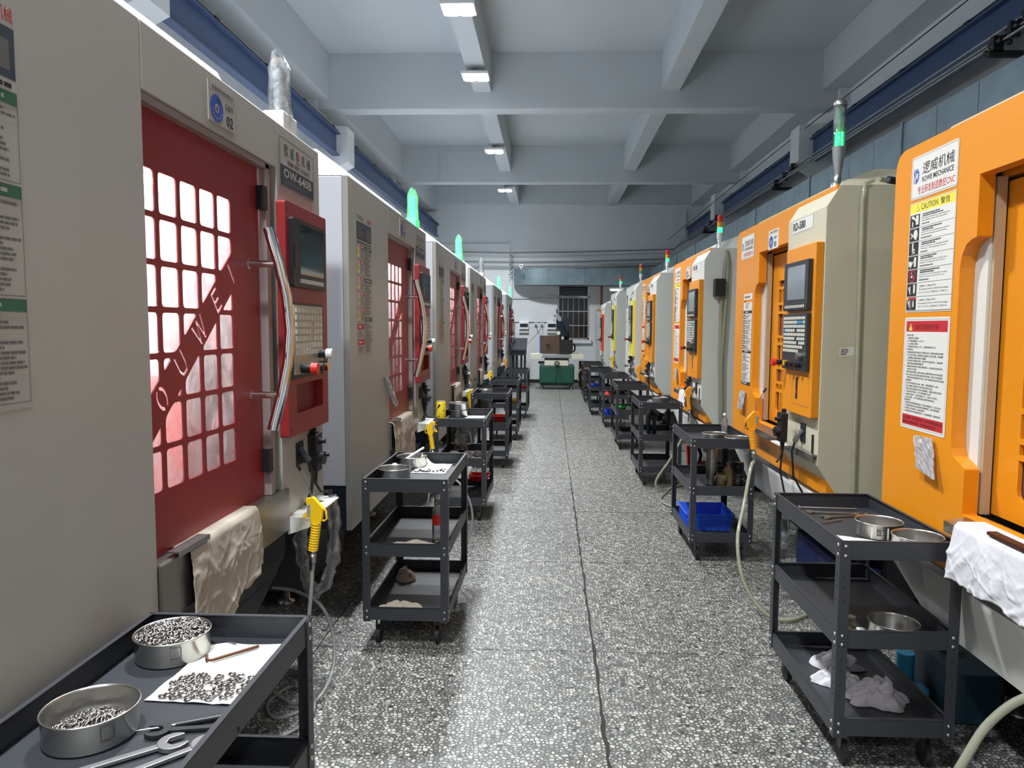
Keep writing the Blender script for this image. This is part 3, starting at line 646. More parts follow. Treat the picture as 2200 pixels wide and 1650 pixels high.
# ------------------------------------------------------------------ right machines
def right_prints(m, style):
    P_ = PI; g = random.Random(5)
    if style in ('brand', 'narrow'):
        s = Sign(); w, h = .325, .162
        s.poly(rpoly([(0, 0), (w, 0), (w, h), (0, h)], .012), P_['paper']); s.ring(.03, .085, .001, .0011, P_['inkb'])
        s.frame(.005, .005, w-.005, h-.005, .0016, P_['ink2'])
        s.ring(.038, .088, .014, .021, P_['inkb'], .001, -120, 120, 18, .8)
        for a in range(-110, 111, 27): s.disk(.038+.019*math.cos(R(a)), .088+.025*math.sin(R(a)), .004, .0045, P_['inkb'], .001, n=4)
        s.rect(.018, .062, .0225, .118, P_['inkb'], .001); s.ring(.030, .100, .004, .008, P_['inkb'], .001); s.poly([(.026, .094), (.031, .094), (.045, .064), (.039, .064)], P_['inkb'], .001)
        s.text('逻威机械', .082, .086, .300, .130, P_['ink'], bold=.03); s.text('ROWE MECHANICE', .082, .058, .298, .078, P_['ink'], bold=.02)
        s.text('专业研发制造数控CNC', .052, .015, .308, .046, P_['inkr'], bold=.01)
        s.obj('brand_sticker', PM, m, -1, -.0008, (-.135, 1.996))
    if style == 'brand':
        s = Sign(); w, h = .325, .418
        s.rect(0, 0, w, h, P_['paper']); s.frame(.003, .003, w-.003, h-.003, .001, P_['ink2'])
        s.rect(.004, h-.040, w-.004, h-.004, P_['inky']); s.text('CAUTION', .085, h-.033, .205, h-.011, P_['ink']); s.text('警告', .222, h-.034, .285, h-.010, P_['ink'])
        s.poly([(.05, h-.034), (.072, h-.034), (.061, h-.010)], P_['ink'], .001); s.poly([(.052, h-.0328), (.070, h-.0328), (.061, h-.0125)], P_['inky'], .0012)
        tx = [('No approaching the rotating parts', 'Keep hands clear of moving parts'), ('Work the most and hearing protected', 'Operating the machine must eye protected'), ('No touching the rotating spindle', 'When changing tools'),
              ('Never operate the machine without door', 'Danger of crushing by the machine'), ('Keep distance from the ATC unit when it is running', 'Make sure the power of ATC has been off'), ('No opening the safe door while the tool changing', ''), ('No opening the safe door while the tool changing', '')]
        rh = (h-.050)/7
        for r in range(7):
            z1 = h-.044-r*rh; z0 = z1-rh; s.rect(.004, z0-.0006, w-.004, z0+.0006, P_['ink2'], .001)
            s.rect(.006, z0+.003, .078, z1-.002, P_['ink'], .001); W_ = P_['paper']; zz = z0+.004
            if r == 0: s.rect(.05, zz+.008, .070, z1-.006, W_, .0014); s.poly([(.016, zz+.035), (.036, zz+.030), (.05, zz+.02), (.05, zz+.028), (.034, zz+.042), (.02, zz+.044)], W_, .0014); s.rect(.022, zz+.003, .030, zz+.022, W_, .0014)
            elif r == 1: s.disk(.052, zz+.024, .016, .018, W_, .0014); s.rect(.048, zz+.004, .062, zz+.014, W_, .0014); s.poly([(.014, zz+.03), (.018, zz+.034), (.034, zz+.018), (.030, zz+.014)], W_, .0014); s.poly([(.014, zz+.012), (.032, zz+.026), (.035, zz+.023), (.018, zz+.009)], W_, .0014)
            elif r == 2: s.rect(.030, zz+.012, .040, zz+.045, W_, .0014); s.ring(.044, zz+.014, .005, .009, W_, .0014); s.rect(.03, zz+.004, .052, zz+.006, W_, .0014)
            elif r == 3: s.rect(.05, zz+.006, .066, zz+.042, W_, .0014); s.poly([(.010, zz+.03), (.035, zz+.026), (.035, zz+.012), (.010, zz+.008)], W_, .0014); s.poly([(.02, zz+.004), (.045, zz+.030), (.048, zz+.027), (.025, zz+.002)], W_, .0014)
            elif r == 4: s.ring(.042, zz+.024, .019, .024, P_['inkr'], .0015); s.poly([(.026, zz+.036), (.030, zz+.040), (.058, zz+.012), (.054, zz+.008)], P_['inkr'], .0015); s.disk(.040, zz+.022, .010, .006, W_, .0013, n=7); s.rect(.034, zz+.028, .039, zz+.038, W_, .0013)
            else:
                if r == 6: s.rect(.006, z1-.010, .078, z1-.002, P_['inkr'], .0012); s.rect(.006, z1-.010, .018, z1-.002, P_['inky'], .0014); s.rect(.041, zz, .0425, z1-.011, W_, .0014); s.disk(.058, zz+.032, .004, .004, W_, .0014); s.rect(.053, zz+.010, .063, zz+.028, W_, .0014)
                s.rect(.024, zz+.014, .032, z1-.012, W_, .0014); s.poly([(.012, zz+.034), (.016, zz+.036), (.036, zz+.008), (.032, zz+.005)], W_, .0014)
                if r == 5: s.rect(.054, zz+.014, .068, z1-.005, W_, .0014); s.rect(.057, zz+.008, .065, zz+.014, W_, .0014)
            if r < 5:
                s.lines(.098, .25, z1-.004, z1-.018, 2, P_['ink'], g, .6)
                s.text(tx[r][0], .094, z1-.0265, .285, z1-.020, P_['ink']); s.text(tx[r][1], .094, z1-.035, .27, z1-.0285, P_['ink']); s.lines(.094, .2, z1-.039, z0+.006, 1, P_['ink2'], g, .6)
            else:
                s.text('刀库换刀时，严禁安全门打开。', .098, z1-.018, .22, z1-.010, P_['ink']); s.text(tx[r][0], .096, z1-.030, .30, z1-.0225, P_['ink']); s.text('ATCツールマガジンが回転中はドアを開けない', .096, z1-.042, .30, z1-.034, P_['ink2'])
        s.obj('caution_sticker', PM, m, -1, -.0008, (-.135, 1.566))
        s = Sign(); h = .43
        s.poly(rpoly([(0, 0), (w, 0), (w, h), (0, h)], .01), P_['paper']); s.frame(.008, .008, w-.008, h-.008, .0012, P_['ink2'])
        s.rect(.014, h-.055, w-.014, h-.014, P_['inkr']); s.poly([(.035, h-.050), (.062, h-.050), (.0485, h-.022)], P_['inky'], .001); s.rect(.0475, h-.042, .0495, h-.030, P_['ink'], .0012)
        s.text('机床日常保养守则', .080, h-.047, .250, h-.025, P_['inkrd'] if 'inkrd' in P_ else P_['ink'], bold=.02)
        T = [('使用环境', 1), ('1. 避免阳光直射', 0), ('2. 环境温度10~35℃', 0), ('3. 允许给水停止', 0), ('4. 电源电压波动<±10%，远离高频加工机', 0), ('每日保养项目', 1),
             ('1. 检查润滑油液位及输出压力是否正常，如果机床发及时排除', 0), ('2. 每次安装刀具前一定要清洁主轴锥孔外及定位槽，以免磨损', 0), ('   主轴锥孔和影响加工精度', 0), ('3. 每次检查气源是否正常，排出空气过滤杯积水，若有漏气', 0), ('   情况须处理后再使用', 0),
             ('4. 检查机床导轨护罩上是否有铁屑堆积，以免机床拉伤造成护板', 0), ('   变形开裂', 0), ('5. 使用合理切削量，避免主轴加工精度变差及损坏机床主轴', 0), ('6. 加工完成后应及时清理台面及机床内铁屑，保持工作台面清洁', 0), ('   定时清洁机床排屑和冷却水箱，离开不使用时应关掉机床总电源', 0),
             ('注意事项', 1), ('1. 禁止用气枪直接吹主轴、轴承，避免铁屑进入主轴', 0), ('2. 禁止用敲打主轴的方式来安装或拆卸刀具', 0), ('3. 安装刀具前应清洁夹头和刀柄锥部位，确保主轴正常运转', 0), ('4. 刀具夹持应牢固，不允许使用损坏刀具', 0), ('5. 启动前主轴中，刀具未接触工件，主轴不允许停止', 0), ('6. 检查主轴前，在手动前检查主轴是否使用良好', 0),
             ('定期保养事项', 1), ('1. 每星期检查切削油箱是否够液，如发现油量偏少时，应及时加油', 0), ('2. 每星期检查机床过滤网是否有堵塞情况，清扫风扇散热', 0), ('3. 每季度为机床做一次润滑保养', 0), ('4. 定期检查机床电气线路是否老化，尤其是在夏季，温度高时段', 0)]
        z = h-.064; lh = (h-.064-.062)/len(T)
        for t_, bd in T:
            wd = min(.27, .0095*len(t_)+.006) if not bd else .05
            u0 = .022+(.012 if t_.startswith('   ') else 0)
            s.text(t_.strip(), u0, z-lh*.80, u0+wd, z-lh*.08, P_['ink'], bold=.03 if bd else .008); z -= lh
        s.rect(.014, .014, w-.014, .054, P_['inkr']); s.text('以上注意事项，请您严格遵守执行，若有异常使用造成的机床', .02, .036, w-.022, .048, P_['ink']); s.text('故障或不良者概不负责任，如不能解决请联系我们', .02, .019, w-.06, .031, P_['ink'])
        s.obj('maintenance_sticker', PM, m, -1, -.0008, (-.135, 1.116))
    if style == 'narrow':
        s = Sign(); w, h = .22, .645
        s.rect(0, h-.11, w, h, P_['paper']); s.lines(.02, .2, h-.012, h-.036, 1, P_['ink2'], g); s.rect(.0, h-.062, w, h-.042, P_['orange']); s.rect(.01, h-.058, .06, h-.046, P_['inkr'], .001); s.lines(.05, .17, h-.066, h-.104, 4, P_['ink2'], g)
        s.rect(0, 0, w, h-.112, P_['paper']); s.rect(0, h-.14, w, h-.120, P_['ink'], .0008); s.lines(.05, .17, h-.124, h-.137, 1, P_['paper'], g, w=.001)
        for r in range(7):
            z1 = h-.145-r*.036; s.rect(.004, z1-.033, .050, z1-.003, P_['ink'], .0008); s.disk(.027, z1-.018, .010, .009, P_['paper'], .001, n=9); s.rect(.02, z1-.03, .026, z1-.01, P_['paper'], .001)
            s.rect(.05, z1-.0345, w-.004, z1-.0335, P_['ink2'], .0008); s.lines(.058, .2, z1-.004, z1-.032, 4, P_['ink2'], g)
        s.rect(0, .225, w, .243, P_['ink'], .0008); s.lines(.06, .15, .240, .228, 1, P_['paper'], g, w=.001)
        for (a, b_) in ((.220, .165), (.155, .095), (.085, .030)): s.rect(.004, b_-.002, w-.004, b_-.001, P_['ink2'], .0008); s.lines(.012, .2, a, b_, 6, P_['ink2'], g)
        s.rect(0, 0, w, .022, P_['ink'], .0008); s.lines(.02, .2, .019, .004, 2, P_['paper'], g, w=.001)
        s.obj('instruction_sticker', PM, m, -1, -.0008, (-.235, 1.10))
    if style == 'papers':
        s = Sign(); s.rect(.02, .45, .24, .68, P_['inkdb']); s.rect(.04, .55, .12, .62, P_['inkr'], .0008); s.rect(.12, .47, .2, .6, P_['sgrey'], .0008)
        for k in range(3): s.rect(.06, .02+k*.13, .26, .13+k*.13, P_['paper']); s.lines(.07, .25, .125+k*.13, .03+k*.13, 6, P_['ink2'], g)
        s.obj('posted_sheet', PM, m, -1, -.0008, (-.06, 1.4))
def right_machine(body, plate_c, door_c, box_c, style, name='cnc_machine', hood=True, model='RD-580'):
    m = empty(name, (1.4, 3.06, 0))
    B, Pc, Dc, X = MT[body], MT[plate_c], MT[door_c], MT[box_c]
    outer = [(-1.34, .655), (0, .655)]; outer += rpoly([(0, .655), (0, 2.205), (-1.9, 2.205), (-1.9, .655)], [0, .09, 0, 0], 6)[1:-1]; outer += [(-1.9, 2.0), (-1.34, 2.0)]
    g1 = [(-.59, .875), (-.59, 1.03), (-.56, 1.045), (-.52, 1.06), (-.505, 1.09), (-.50, 1.14), (-.50, 1.71), (-.508, 1.75), (-.53, 1.785), (-.56, 1.80), (-.59, 1.806), (-.59, 2.008), (-1.335, 2.008), (-1.335, .875)]
    p = plate(rpoly([(-1.9, .655), (0, .655), (0, 2.205), (-1.9, 2.205)], [0, 0, .09, 0], 6), [g1], .05); p.v = [(c, a, z) for a, z, c in p.v]
    p.obj('front_plate', Pc, m, bevel=.004)
    b = MB(); b.box(.052, -.03, .60, 1.25, .065, 2.20); b.box(.052, -1.895, .42, 1.25, -1.87, 2.198); b.box(1.22, -1.87, .60, 1.25, -.03, 2.2); b.box(.052, -1.87, 2.17, 1.22, -.03, 2.2)
    b.obj('cabinet_shell', B, m, bevel=.004)
    if hood:
        b = MB(); b.prism([(.06, 2.201), (.10, 2.26), (.30, 2.34), (.95, 2.34), (1.1, 2.201)], 'y', -1.75, -.12)
        b.v = [(x, y+(z-2.2)*(1.0 if y < -1 else -1.6), z) for x, y, z in b.v]; b.obj('roof_hood', B, m)
    MB().box(.051, -.575, .877, .060, -.35, 2.1).obj('inner_panel', MT['whitep'], m)
    MB().box(.060, -.592, .877, .090, -.566, 2.0).obj('door_post', MT['beige'], m)
    MB().box(.08, -1.9, 2.0, .30, -.57, 2.165).obj('door_track_cover', Pc, m)
    # lattice door
    ho = []; ya, yb, za, zb = -.715, -1.27, .955, 1.825
    g = random.Random(11); z = za; rows = [.13, .035, .08, .14, .03, .14, .04, .085, .04]; k = 0
    for hh in rows:
        u = 0; cw = [[.075, .03, .06, .12, .05, .10], [.055, .05, .03, .14, .06, .09], [.11, .05, .07, .06, .13]][k % 3]
        for w in cw:
            q = [(ya-u, z), (ya-u-w, z), (ya-u-w, z+hh), (ya-u, z+hh)]
            if ya-u-w > yb: ho.append(rpoly(q, [.035 if (k == 0 and u == 0) else .003, .003, .003, .035 if (k == len(rows)-1 and u == 0) else .003], 3))
            u += w+.016
        z += hh+.0015+.0155; k += 1
    p = plate([(-.585, .88), (-1.345, .88), (-1.345, 1.985), (-.585, 1.985)], ho, .014); p.v = [(.098+c, a, z_) for a, z_, c in p.v]
    d = p.obj('door', Dc, m); MB().box(.116, -1.33, .93, .12, -.69, 1.85).obj('door_window', MT['dglass'], d)
    # control column
    C0, C1 = -1.335, -1.902
    b = MB(); b.prism([(-.05, .81), (-.05, 2.10), (.015, 2.205), (.35, 2.205), (.35, .62), (.06, .645)], 'y', C1, C0); b.obj('control_column', B, m, bevel=.004)
    b = MB(); b.prism(rpoly([(-1.45, 1.05), (-1.898, 1.05), (-1.898, 1.93), (-1.45, 1.93)], .006, 2), 'x', -.09, -.051); box = b.obj('control_box', X, m, bevel=.002)
    b = MB(); b.prism(rpoly([(-1.495, 1.595), (-1.865, 1.595), (-1.865, 1.85), (-1.495, 1.85)], .006, 2), 'x', -.115, -.09); b.prism([(-1.50, 1.60), (-1.86, 1.60), (-1.86, 1.632), (-1.50, 1.632)], 'x', -.117, -.115); b.obj('monitor', MT['char'], box, bevel=.002)
    MB().box(-.1162, -1.825, 1.652, -.1145, -1.555, 1.826).obj('screen', MT['screen2'], box)
    b = MB()
    for k in range(10): b.box(-.1185, -1.53-k*.031, 1.609, -.117, -1.549-k*.031, 1.623)
    b.obj('screen_buttons', MT['keys'], box)['kind'] = 'stuff'
    MB().prism([(-1.495, 1.283), (-1.865, 1.283), (-1.865, 1.578), (-1.495, 1.578)], 'x', -.112, -.09).obj('key_panel', MT['char'], box, bevel=.002)
    for r in range(9):
        b = MB()
        for c in range(11):
            if (r, c) in ((3, 6), (5, 6), (8, 8), (8, 9), (8, 10), (6, 7), (7, 10)): continue
            b.box(-.115, -1.512-c*.0305, 1.548-r*.0215, -.112, -1.534-c*.0305, 1.563-r*.0215, 1 if (r == 1 and c in (7, 8, 9)) or (r == 3 and c == 0) else 0)
        b.obj('key_row', [MT['keys'], MT['kblue']], box)['kind'] = 'stuff'
    b = MB(); b.cyl((-.11, -1.50, 1.315), (-.15, -1.50, 1.315), .014, mat=1); b.cyl((-.15, -1.50, 1.315), (-.172, -1.50, 1.315), .02, .022, mat=0); b.obj('emergency_stop', [MT['redp'], MT['black']], box)
    b = MB(); b.cyl((-.11, -1.80, 1.36), (-.14, -1.80, 1.36), .018); b.obj('override_knob', MT['satin'], box)
    b = MB(); b.box(-.135, -1.575, 1.302, -.11, -1.585, 1.33); b.obj('mode_switch', MT['gun'] if style != 'none' else MT['keys'], box)
    for k, c in enumerate((-1.64, -1.70, -1.77)): MB().cyl((-.11, c, 1.312), (-.14, c, 1.312), .014).obj('feed_knob', MT['black'], box)
    s = Sign(); s.frame(0, 0, .25, .16, .0015, PI['ink2']); s.rect(.055, .03, .085, .145, PI['ink'], .001); s.rect(.057, .06, .075, .08, PI['inkr'], .0015); s.obj('card_slot', PM, box, -1, -.0905, (-1.61, 1.10))
    if model:
        s = Sign(); w, h = .33, .075; s.b.box(0, 0, 0, w, h, .001, PI['sgrey']); s.rect(0, 0, w, h, PI['paper'], .0012); s.frame(.004, .004, w-.004, h-.004, .0012, PI['ink'], .0016)
        s.text(model, .022, .016, .215, .060, PI['ink'], .002, bold=.03); s.obj('model_plate', PM, m, -1, -.0502, (-1.40, 2.02))
    # lower part
    b = MB(); b.prism([(-.075, .862), (-.075, .825), (-.07, .825), (-.07, .857), (.06, .857), (.06, .874), (-.0, .874)], 'y', -1.9, -.62); b.obj('door_sill', MT['steel'], m)
    MB().box(-.004, -1.33, .625, .05, -.02, .654).obj('lower_trim', MT['satin'], m)
    b = MB(); b.prism([(.0, .624), (.0, .60), (.045, .40), (.09, .40), (.09, .624)], 'y', -1.9, -.35); b.obj('apron', MT['whitep'], m)
    b = MB(); b.add([(.0, -.02, .624), (.0, -.35, .624), (.045, -.35, .40), (.02, -.02, .58), (.09, -.02, .624), (.09, -.35, .624), (.09, -.35, .40), (.09, -.02, .58)], [(0,1,2,3),(4,7,6,5),(0,3,7,4),(3,2,6,7)]); b.obj('shaded_apron_end', MT['lgrey'], m)  # greyer than the apron: the cart's shadow put into its colour
    MB().box(.36, -1.82, .10, 1.15, -.1, .60).obj('machine_base', MT['base'], m)
    for yy in (-.25, -1.7):
        for xx in (.45, 1.0): MB().lathe((xx, yy, 0), [(.05, 0), (.05, .012), (.018, .022), (.018, .11)], 12).obj('leveling_foot', MT['satin'], m)
    MB().box(-.056, -1.73, .90, -.0502, -1.66, 1.0).obj('power_socket', MT['base'], m); MB().box(-.056, -1.85, .86, -.0502, -1.83, .96).obj('slot_cover', MT['base'], m)
    b = MB(); b.tube([(-.055, -1.70, .965), (-.075, -1.685, .935), (-.085, -1.67, .90)], [.012, .014, .015], 8, 0); b.tube([(-.085, -1.67, .90), (-.09, -1.64, .84), (-.07, -1.62, .70), (.02, -1.6, .55), (.10, -1.6, .5)], .006, 6, 1); b.obj('plug_lead', [MT['satin'], MT['rubber']], m)
    b = MB(); b.prism([(-.12, .855), (-.12, .848), (-.051, .842), (-.051, .855)], 'y', -1.55, -1.36); b.obj('gun_shelf', MT['whitep'], m)
    right_prints(m, style)
    return m
def stack_lamp(parent, x, y, z, lit=2, col='keys'):
    o = MB().tube([(x, y, z), (x, y, z+.03), (x, y, z+.055)], [.022, .012, .012], 10).tube([(x, y, z+.055), (x, y, z+.085)], .018, 10).obj('signal_tower', MT['whitep'], parent)
    zz = z+.085; MB().cyl((x, y, zz), (x, y, zz+.055), .024).obj('tower_base', MT['whitep'], o); zz += .055
    for k, mm in enumerate(('gled2' if lit else 'glens', 'alens', 'rlens')):
        MB().cyl((x, y, zz+.001), (x, y, zz+.046), .024).obj('lamp_lens', MT[mm], o); zz += .048
    MB().lathe((x, y, zz), [(.024, 0), (.022, .006), (.0001, .01)], 16).obj('tower_cap', MT['redp'] if lit else MT['whitep'], o)
MT['screen2'] = mat('grey_screen', hexc(120,128,134), .15, spec=.7, var=.12, scale=5)
RM = []
def addR(spec, loc, label, num=None, sx=None, src=None):
    m = copy_tree(src) if src else right_machine(*spec)
    m.location = loc; tag(m, label, 'machine', 'cnc machines in the right row'); RM.append(m)
    if sx: m.scale = sx
    if num: number_sign(m, -1, -.0006, (-.80, 2.0), num, .2, .12)
    return m
r1 = addR(('cream','orange','orange','orange','brand'), (1.4, 3.06, 0), 'nearest orange cnc machine on the right with long caution and maintenance stickers')
r2 = addR(('cream','orange','orange','orange','narrow'), (1.4, 5.57, 0), 'orange and cream cnc machine with model plate RD-580 and number sign 03', '03')
r3 = addR(('lgrey','orange','orange','orange','brand'), (1.4, 8.40, 0), 'third orange machine on the right, black box and hose on its grey side', '05')
r4 = addR(('lgrey','orange','orange','orange','brand'), (1.4, 11.30, 0), 'fourth and smallest-looking orange machine on the right, beside the yellow ones', '07', src=None)
r5 = addR(('lgrey','lgrey','yellow','yellow','papers'), (1.38, 13.35, 0), 'grey cnc machine with bright yellow door and control box, nearer of two', '09')
r6 = addR(None, (1.32, 16.0, 0), 'grey cnc machine with yellow control box, farther of the two yellow ones', '11', src=r5)
r7 = addR(('whitep','whitep','wred','wred','papers'), (1.25, 18.2, 0), 'white cnc machine with red control box near the back wall', None)
r7.scale = (1, 1, .93)
for m, (x, y) in zip((r3, r4, r5, r6), ((.10, -1.80), (.10, -1.80), (.04, -1.75), (.04, -1.75))): stack_lamp(m, x, y, 2.206, 0 if m is r5 else 2)
# slim steel signal tower on the second machine
o = MB().lathe((.09, -1.66, 2.206), [(.034, 0), (.034, .05), (.018, .056), (.018, .10), (.03, .19), (.033, .235)], 20).obj('signal_tower', MT['satin'], r2)
MB().lathe((.09, -1.66, 2.442), [(.030, 0), (.031, .21), (.0305, .21)], 20).obj('clear_tube', MT['acryl'], o)
b = MB()
for c in range(6):
    a = 2*math.pi*c/6
    for k in range(6): b.box(.09+.016*math.cos(a)-.004, -1.66+.016*math.sin(a)-.004, 2.447+k*.012, .09+.016*math.cos(a)+.004, -1.66+.016*math.sin(a)+.004, 2.455+k*.012)
b.obj('green_leds', MT['gled'], o)['kind'] = 'stuff'; MB().cyl((.09, -1.66, 2.442), (.09, -1.66, 2.645), .009, n=8).obj('led_board', MT['glens'], o)
MB().lathe((.09, -1.66, 2.65), [(.033, 0), (.033, .015), (.022, .034), (.0001, .036)], 20).obj('tower_cap', MT['satin'], o)
# tubes, note and boxes on machine sides
MB().tube([(.17, -1.905, 2.225), (.125, -1.918, 2.205), (.115, -1.925, 2.12), (.12, -1.925, 1.6), (.125, -1.925, .9), (.13, -1.925, .5)], .012, 8).tube([(.50, -1.75, 2.24), (.30, -1.86, 2.225), (.20, -1.9, 2.23)], .012, 8).obj('air_hose', MT['hose'], r2)
MB().cyl((.30, -1.86, 2.228), (.25, -1.88, 2.232), .018).obj('hose_fitting', MT['navy'], r2)
s = Sign(); s.rect(0, 0, .07, .045, PI['paper']); s.lines(.006, .064, .04, .006, 4, PI['ink'], random.Random(4))
s.b.v = [(.04+u, -1.903-w, 1.36+v+u*.12) for u, v, w in s.b.v]; s.b.obj('rating_label', PM, r2, fix=False)
MB().tube([(.14, -1.92, 2.18), (.12, -1.93, 2.0), (.10, -1.93, 1.7), (.10, -1.935, 1.2), (.12, -1.93, .6)], .016, 8).tube([(.13, -1.92, 2.18), (.15, -1.93, 2.1), (.14, -1.94, 1.8), (.11, -1.95, 1.2), (.13, -1.94, .6)], .016, 8).obj('air_hose', MT['hose'], r3)
MB().box(.03, -1.99, 1.78, .12, -1.905, 1.93).obj('junction_box', MT['black'], r3, bevel=.004)
b = MB(); b.box(-.30, .30, .0, .30, .30+.30, 1.95, 0); b.box(-.302, .35, 1.25, -.298, .45, 1.85, 1); b.prism([(-.31, 1.95), (.31, 1.95), (.2, 2.02), (-.24, 2.02)], 'y', .29, .61, 2)
c8 = empty('electric_cabinet', (1.50, 18.55, 0)); tag(c8, 'slim white cabinet with orange top and dark window at the back wall', 'cabinet')
MB().box(-.30, .40, 0, .30, .75, 1.93).obj('body', MT['lgrey'], c8, bevel=.004); MB().box(-.304, .46, 1.1, -.300, .68, 1.85).obj('dark_window', MT['wnight'], c8); MB().prism([(-.31, 1.931), (.31, 1.931), (.2, 2.0), (-.24, 2.0)], 'y', .39, .76).obj('orange_top', MT['orange'], c8)

# ------------------------------------------------------------------ carts
def cart_proto(detail):
    c = empty('tool_cart')
    w, L = .40, .72; T = .003
    for (zt, zb_) in ((.80, .738), (.495, .435), (.19, .13)):
        b = MB(); zf = zb_+.004
        b.box(.004, .004, zf-.004, w-.004, L-.004, zf)
        for (x0, y0, x1, y1) in ((.003, .003, w-.003, .003+T), (.003, L-.003-T, w-.003, L-.003), (.003, .003, .003+T, L-.003), (w-.003-T, .003, w-.003, L-.003)):
            b.box(x0, y0, zb_, x1, y1, zt)
        for (x0, y0, x1, y1) in ((.003, .003, w-.003, .014), (.003, L-.014, w-.003, L-.003), (.003, .003, .014, L-.003), (w-.014, .003, w-.003, L-.003)): b.box(x0, y0, zt-.002, x1, y1, zt+.0005)
        b.obj('tray', MT['cart'], c)
    for (x, sx) in ((0, 1), (w, -1)):
        for (y, sy) in ((0, 1), (L, -1)):
            b = MB(); q = [(x, y), (x+sx*.036, y), (x+sx*.036, y+sy*.003), (x+sx*.003, y+sy*.003), (x+sx*.003, y+sy*.036), (x, y+sy*.036)]
            b.prism(q, 'z', .124, .797); leg = b.obj('leg', MT['cart'], c)
            h = MB()
            for z in (.68, .645, .60, .40, .36, .31, .27):
                h.cyl((x+sx*.018, y-sy*.0006, z), (x+sx*.018, y+sy*.001, z), .0042, n=8); h.cyl((x-sx*.0006, y+sy*.018, z), (x+sx*.001, y+sy*.018, z), .0042, n=8)
            o = h.obj('punched_holes', MT['base'], leg); o['kind'] = 'stuff'
            k = MB(); k.box(x+sx*.06-.013, y+sy*.06-.012, .055, x+sx*.06-.010, y+sy*.06+.016, .126); k.box(x+sx*.06+.010, y+sy*.06-.012, .055, x+sx*.06+.013, y+sy*.06+.016, .126); k.box(x+sx*.06-.02, y+sy*.06-.02, .122, x+sx*.06+.02, y+sy*.06+.02, .13)
            cas = k.obj('caster', MT['char'], c); MB().cyl((x+sx*.06-.0095, y+sy*.065, .04), (x+sx*.06+.0095, y+sy*.065, .04), .04, n=20).obj('wheel', MT['rubber'], cas)
    bolts = []
    for (zt, zb_) in ((.80, .738), (.495, .435), (.19, .13)):
        for z in (zt-.016, zb_+.014):
            for x, sx in ((0, 1), (w, -1)):
                for y, sy in ((0, 1), (L, -1)):
                    bolts += [((x+sx*.018, y, z), (0, -sy, 0)), ((x, y+sy*.018, z), (-sx, 0, 0))]
    bm_ = MB(); bm_.lathe((0, 0, 0), [(.0062, 0), (.0055, .0028), (.002, .0038), (.0001, .0038)], 8); bme = bm_.mesh('bolt', MT['bolt'])
    if detail:
        for p, d in bolts:
            if d[1] > 0: continue                                 # far faces are never turned to the aisle view
            o = link('bolt', bme, c, p); o.rotation_euler = Vector(d).to_track_quat('Z', 'Y').to_euler()
    else:
        b = MB()
        for p, d in bolts:
            Mx = Vector(d).to_track_quat('Z', 'Y').to_matrix().to_4x4(); Mx.translation = Vector(p); b.merge(bm_, Mx)
        o = b.obj('bolts', MT['bolt'], c, fix=False); o['kind'] = 'stuff'
    return c
pd = cart_proto(True); ps = cart_proto(False)
CARTS = {}
spec = [('L1', -.972, .975, 0, pd, 'nearest dark steel cart on the left, holding two sieves of rings and spanners'),
 ('L2', -.862, 3.27, -.012, pd, 'second black three-tier cart on the left, rags on its bottom tray'),
 ('L3', -.88, 5.47, 0, ps, 'third cart of the left row, yellow can on top and red tray at bottom'),
 ('L4', -.83, 7.6, 0, ps, 'fourth cart of the left row with a red tray on its middle shelf'),
 ('L5', -.80, 9.50, 0, ps, 'fifth cart of the left row with yellow tray on the middle shelf'),
 ('L6', -.75, 11.85, 0, ps, 'farthest cart of the left row with dark red tray'),
 ('R1', .965, 2.385, 0, pd, 'nearest black cart on the right, spanners on top and rags at the bottom'),
 ('R2', .905, 4.60, 0, ps, 'second cart on the right with blue crate on the bottom tray'),
 ('R3', .850, 6.83, 0, ps, 'third cart on the right with a creased plastic film and sieve on top'),
 ('R4', .815, 8.88, 0, ps, 'fourth cart on the right with green tray on the middle shelf'),
 ('R5', .79, 10.85, 0, ps, 'fifth cart on the right with blue tray on its lowest shelf'),
 ('R6', .67, 12.4, 0, ps, 'sixth cart on the right, a blue tray on the middle shelf'),
 ('R7', .66, 14.5, 0, ps, 'farthest cart on the right close to the grinding machine')]
seen = set()
for key, x, y, rz, pr, lab in spec:
    c = pr if pr.name not in seen else copy_tree(pr); seen.add(pr.name)
    c.location = (x, y, 0); c.rotation_euler = (0, 0, rz); tag(c, lab, 'cart', 'three-tier steel tool carts'); CARTS[key] = (x, y)
TZ, MZ, BZ = .7425, .4395, .1345

# ------------------------------------------------------------------ small things
def sieve_proto():
    r = empty('sieve_tray')
    MB().lathe((0, 0, 0), [(.0785, .052), (.0795, .056), (.082, .057), (.0835, .055), (.082, .052), (.0795, .050), (.0795, .004), (.077, 0), (.070, .0005)], 48).lathe((0,0,0), [(.0785, .052), (.0785, .010)], 48).obj('rim_wall', MT['steel'], r)
    MB().cyl((0, 0, .010), (0, 0, .0112), .0785, n=40).obj('mesh_bottom', MT['satin'], r)
    s = Sign(); s.frame(-.012, .018, .012, .046, .0015, PI['ink2'])
    s.b.v = [((.0802+w)*math.sin(u/.08), -(.0802+w)*math.cos(u/.08), v) for u, v, w in s.b.v]; s.b.obj('size_mark', PM, r, fix=False)
    return r
SP = sieve_proto(); first = [True]
def sieve(x, y, z, rz, lab, sc_=1.0):
    o = SP if first[0] else copy_tree(SP); first[0] = False
    o.location = (x, y, z); o.rotation_euler = (0, 0, rz); o.scale = (sc_, sc_, 1); tag(o, lab, 'sieve', 'round steel sieves on the carts'); return o
sieve(-.862, 1.592, TZ+.0005, .55, 'round steel sieve heaped with shiny rings at the far end of nearest left cart')
